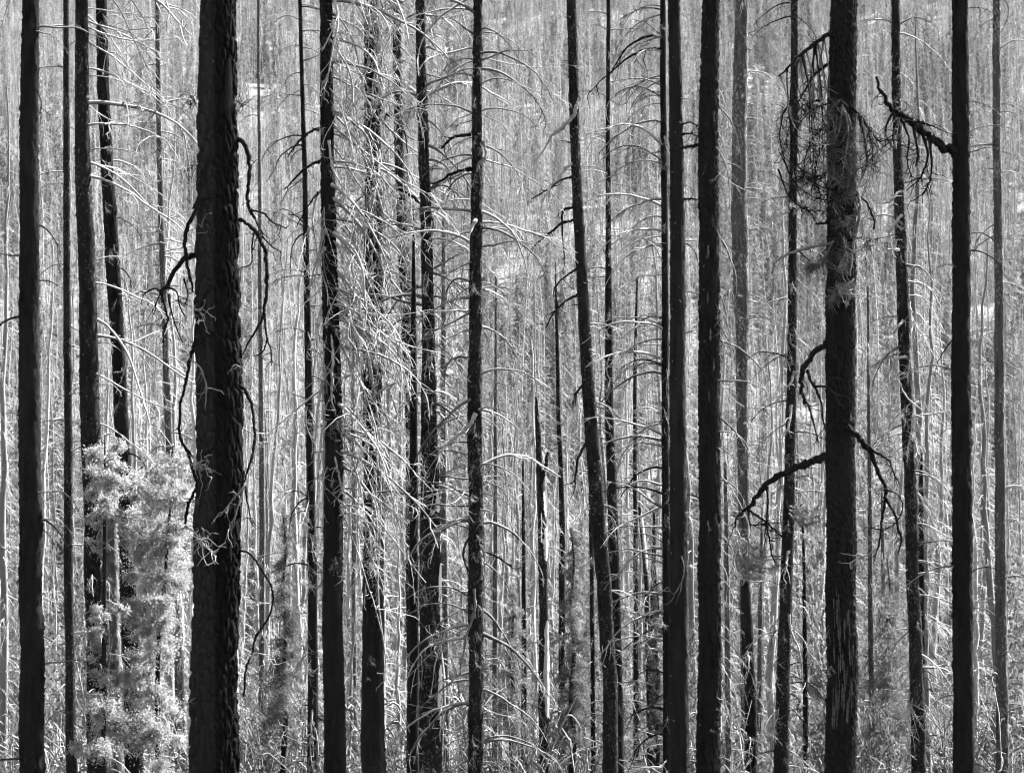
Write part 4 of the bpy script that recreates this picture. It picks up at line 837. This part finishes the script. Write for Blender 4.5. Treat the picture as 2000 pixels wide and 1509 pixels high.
def scatter_object(name, label, cat, pts, rot, scl, idx, protos):
    me = bpy.data.meshes.new(name); me.vertices.add(len(pts)); me.vertices.foreach_set('co', np.asarray(pts, np.float32).ravel())
    a = me.attributes.new('rot', 'FLOAT_VECTOR', 'POINT'); a.data.foreach_set('vector', np.asarray(rot, np.float32).ravel())
    a = me.attributes.new('scl', 'FLOAT_VECTOR', 'POINT'); a.data.foreach_set('vector', np.asarray(scl, np.float32).ravel())
    a = me.attributes.new('idx', 'INT', 'POINT'); a.data.foreach_set('value', np.asarray(idx, np.int32))
    o = link(name, me)
    ng = bpy.data.node_groups.new(name, 'GeometryNodeTree'); ng.interface.new_socket('Geometry', in_out='INPUT', socket_type='NodeSocketGeometry'); ng.interface.new_socket('Geometry', in_out='OUTPUT', socket_type='NodeSocketGeometry')
    N, L = ng.nodes.new, ng.links.new
    gi, go = N('NodeGroupInput'), N('NodeGroupOutput'); jn = N('GeometryNodeJoinGeometry')
    for p in reversed(protos):
        oi = N('GeometryNodeObjectInfo'); oi.inputs['Object'].default_value = p; oi.transform_space = 'ORIGINAL'
        g2 = N('GeometryNodeGeometryToInstance'); L(oi.outputs['Geometry'], g2.inputs[0]); L(g2.outputs[0], jn.inputs[0])
    ip = N('GeometryNodeInstanceOnPoints'); L(gi.outputs[0], ip.inputs['Points']); L(jn.outputs[0], ip.inputs['Instance']); ip.inputs['Pick Instance'].default_value = True
    def attr(nm, ty, sock):
        n_ = N('GeometryNodeInputNamedAttribute'); n_.data_type = ty; n_.inputs['Name'].default_value = nm
        L([s_ for s_ in n_.outputs if s_.enabled and s_.name == 'Attribute'][0], ip.inputs[sock])
    attr('idx', 'INT', 'Instance Index'); attr('scl', 'FLOAT_VECTOR', 'Scale')
    n_ = N('GeometryNodeInputNamedAttribute'); n_.data_type = 'FLOAT_VECTOR'; n_.inputs['Name'].default_value = 'rot'
    e2 = N('FunctionNodeEulerToRotation'); L([s_ for s_ in n_.outputs if s_.enabled and s_.name == 'Attribute'][0], e2.inputs[0]); L(e2.outputs[0], ip.inputs['Rotation'])
    L(ip.outputs[0], go.inputs[0])
    md = o.modifiers.new('scatter', 'NODES'); md.node_group = ng
    tag(o, label, cat, kind='stuff'); return o

far_protos = []
for i, (H, nb, th) in enumerate(((22, 120, .075), (19, 110, .065), (25, 130, .085), (16, 110, .06), (21, 130, .075), (23, 100, .08))):
    tr, cr = dead_tree_meshes(40 + i, H, nb, th, 1); far_protos.append(unlinked('far_dead_tree', tr, cr))
def far_conifer(i):
    r = np.random.default_rng(700 + i); H = 13; n = 46; t = np.linspace(0.08, 0.98, n); a = r.uniform(0, 6.28, n); w = (1.5 * (1 - t) + 0.12) * r.uniform(0.6, 1.1, n)
    cen = np.concatenate([np.stack([np.cos(a) * w * f, np.sin(a) * w * f, t * H - 0.4 * f], -1) for f in (0.25, 0.6, 0.95)]); rad = np.concatenate([w * 0.3 + 0.08] * 3)
    mb = MB(); foliage_cloud(mb, cen, rad, 4200, 0.34, r); return unlinked('far_conifer', mb.mesh('far_conifer', M['leafmid'], False))
far_protos += [far_conifer(i) for i in range(2)]
nf = 10000
fy = np.sqrt(rng.uniform(185 ** 2, 900 ** 2, nf)); fx = rng.uniform(-1.15, 1.15, nf) * half_w(fy) + rng.normal(0, 2, nf)
keep = vnoise(np.stack([fx * 0.035, fy * 0.012, np.zeros(nf)], -1), 12) > 0.20; fx, fy = fx[keep], fy[keep]; nf = len(fx)
fz = ground_z(fx, fy) - 0.1; green = vnoise(np.stack([fx * 0.05, fy * 0.016, np.ones(nf)], -1), 14)
s = rng.uniform(0.6, 1.2, nf); sc3 = np.stack([s, s, s * rng.uniform(0.9, 1.15, nf)], -1)
rot = np.stack([rng.normal(0, 0.025, nf), rng.normal(0, 0.025, nf), rng.uniform(0, 6.28, nf)], -1)
scatter_object('far_forest', 'pale mass of distant dead trees covering the hillside', 'forest', np.stack([fx, fy, fz], -1), rot, sc3, np.where((green < 0.62) | (rng.random(nf) < 0.45), rng.integers(0, 6, nf), rng.integers(6, 8, nf)), far_protos)

def brush_proto(i):
    r = np.random.default_rng(500 + i); mb = MB(); n = 26
    a = r.uniform(0, 6.28, n); sp = r.uniform(0.1, 0.8, n)
    branch_set(mb, r.normal(0, 0.15, (n, 3)) * np.array([1, 1, 0]), np.stack([np.cos(a) * sp, np.sin(a) * sp, np.ones(n)], -1), r.uniform(0.6, 1.9, n), r, 0.9, 5, 5, 0.012, sides=3, K=5, sub=3, tfine=1.4)
    return unlinked('dry_brush', mb.mesh('dry_brush', M['twig'] if i % 2 else M['twigmid']))
def sapling_proto(i):
    r = np.random.default_rng(540 + i); H = 3.2; n = 24; t = np.linspace(0.05, 0.95, n); a = r.uniform(0, 6.28, n); w = 0.75 * (1 - t) + 0.1
    cen = np.concatenate([np.stack([np.cos(a) * w * f, np.sin(a) * w * f, t * H - 0.15 * f], -1) for f in (0.3, 0.65, 1.0)]); rad = np.concatenate([w * 0.3 + 0.05] * 3)
    mb = MB(); foliage_cloud(mb, cen, rad, 3200, 0.10, r); return unlinked('sapling_brush', mb.mesh('sapling_brush', M['leafmid'], False))
bp = [brush_proto(i) for i in range(4)] + [sapling_proto(i) for i in range(3)]
nb_ = 3400
by_ = np.concatenate([84 + 170 * rng.random(nb_) ** 0.9, np.sqrt(rng.uniform(240 ** 2, 860 ** 2, 3600))]); nb_ = len(by_); bx_ = rng.uniform(-1.12, 1.12, nb_) * half_w(by_)
s = rng.uniform(0.7, 2.0, nb_) * np.where(by_ > 250, 1.7, 1.0)
bi = np.where(rng.random(nb_) < np.where(by_ < 200, 0.93, 0.7), rng.integers(0, 4, nb_), rng.integers(4, 7, nb_))
scatter_object('undergrowth', 'dry brush and seedlings covering the floor between the trunks', 'undergrowth', np.stack([bx_, by_, ground_z(bx_, by_) - 0.05], -1),
               np.stack([rng.normal(0, .06, nb_), rng.normal(0, .06, nb_), rng.uniform(0, 6.28, nb_)], -1), np.stack([s, s, s * rng.uniform(0.9, 2.2, nb_)], -1), bi, bp)

# ------------------------------------------------------------------ haze
def haze(x0, x1, y0, y1, z0, z1, dens):
    V = np.array([[x, y, z] for x in (x0, x1) for y in (y0, y1) for z in (z0, z1)], float)
    q = np.array([[0, 1, 3, 2], [4, 6, 7, 5], [0, 4, 5, 1], [2, 3, 7, 6], [0, 2, 6, 4], [1, 5, 7, 3]])
    m, nt, N, L = newmat('haze'); v = N('ShaderNodeVolumePrincipled'); v.inputs['Color'].default_value = (.92, .92, .92, 1); v.inputs['Density'].default_value = dens; v.inputs['Anisotropy'].default_value = 0.2
    o = N('ShaderNodeOutputMaterial'); L(v.outputs[0], o.inputs['Volume'])
    h = link('haze', mesh_from('haze', V, q, m, False)); h['kind'] = 'stuff'; h['label'] = 'thin pale haze hanging through the wood'; h['category'] = 'haze'
HAZE = 0.000024
if HAZE: haze(-610, 610, -70, 1510, -17, 320, HAZE)
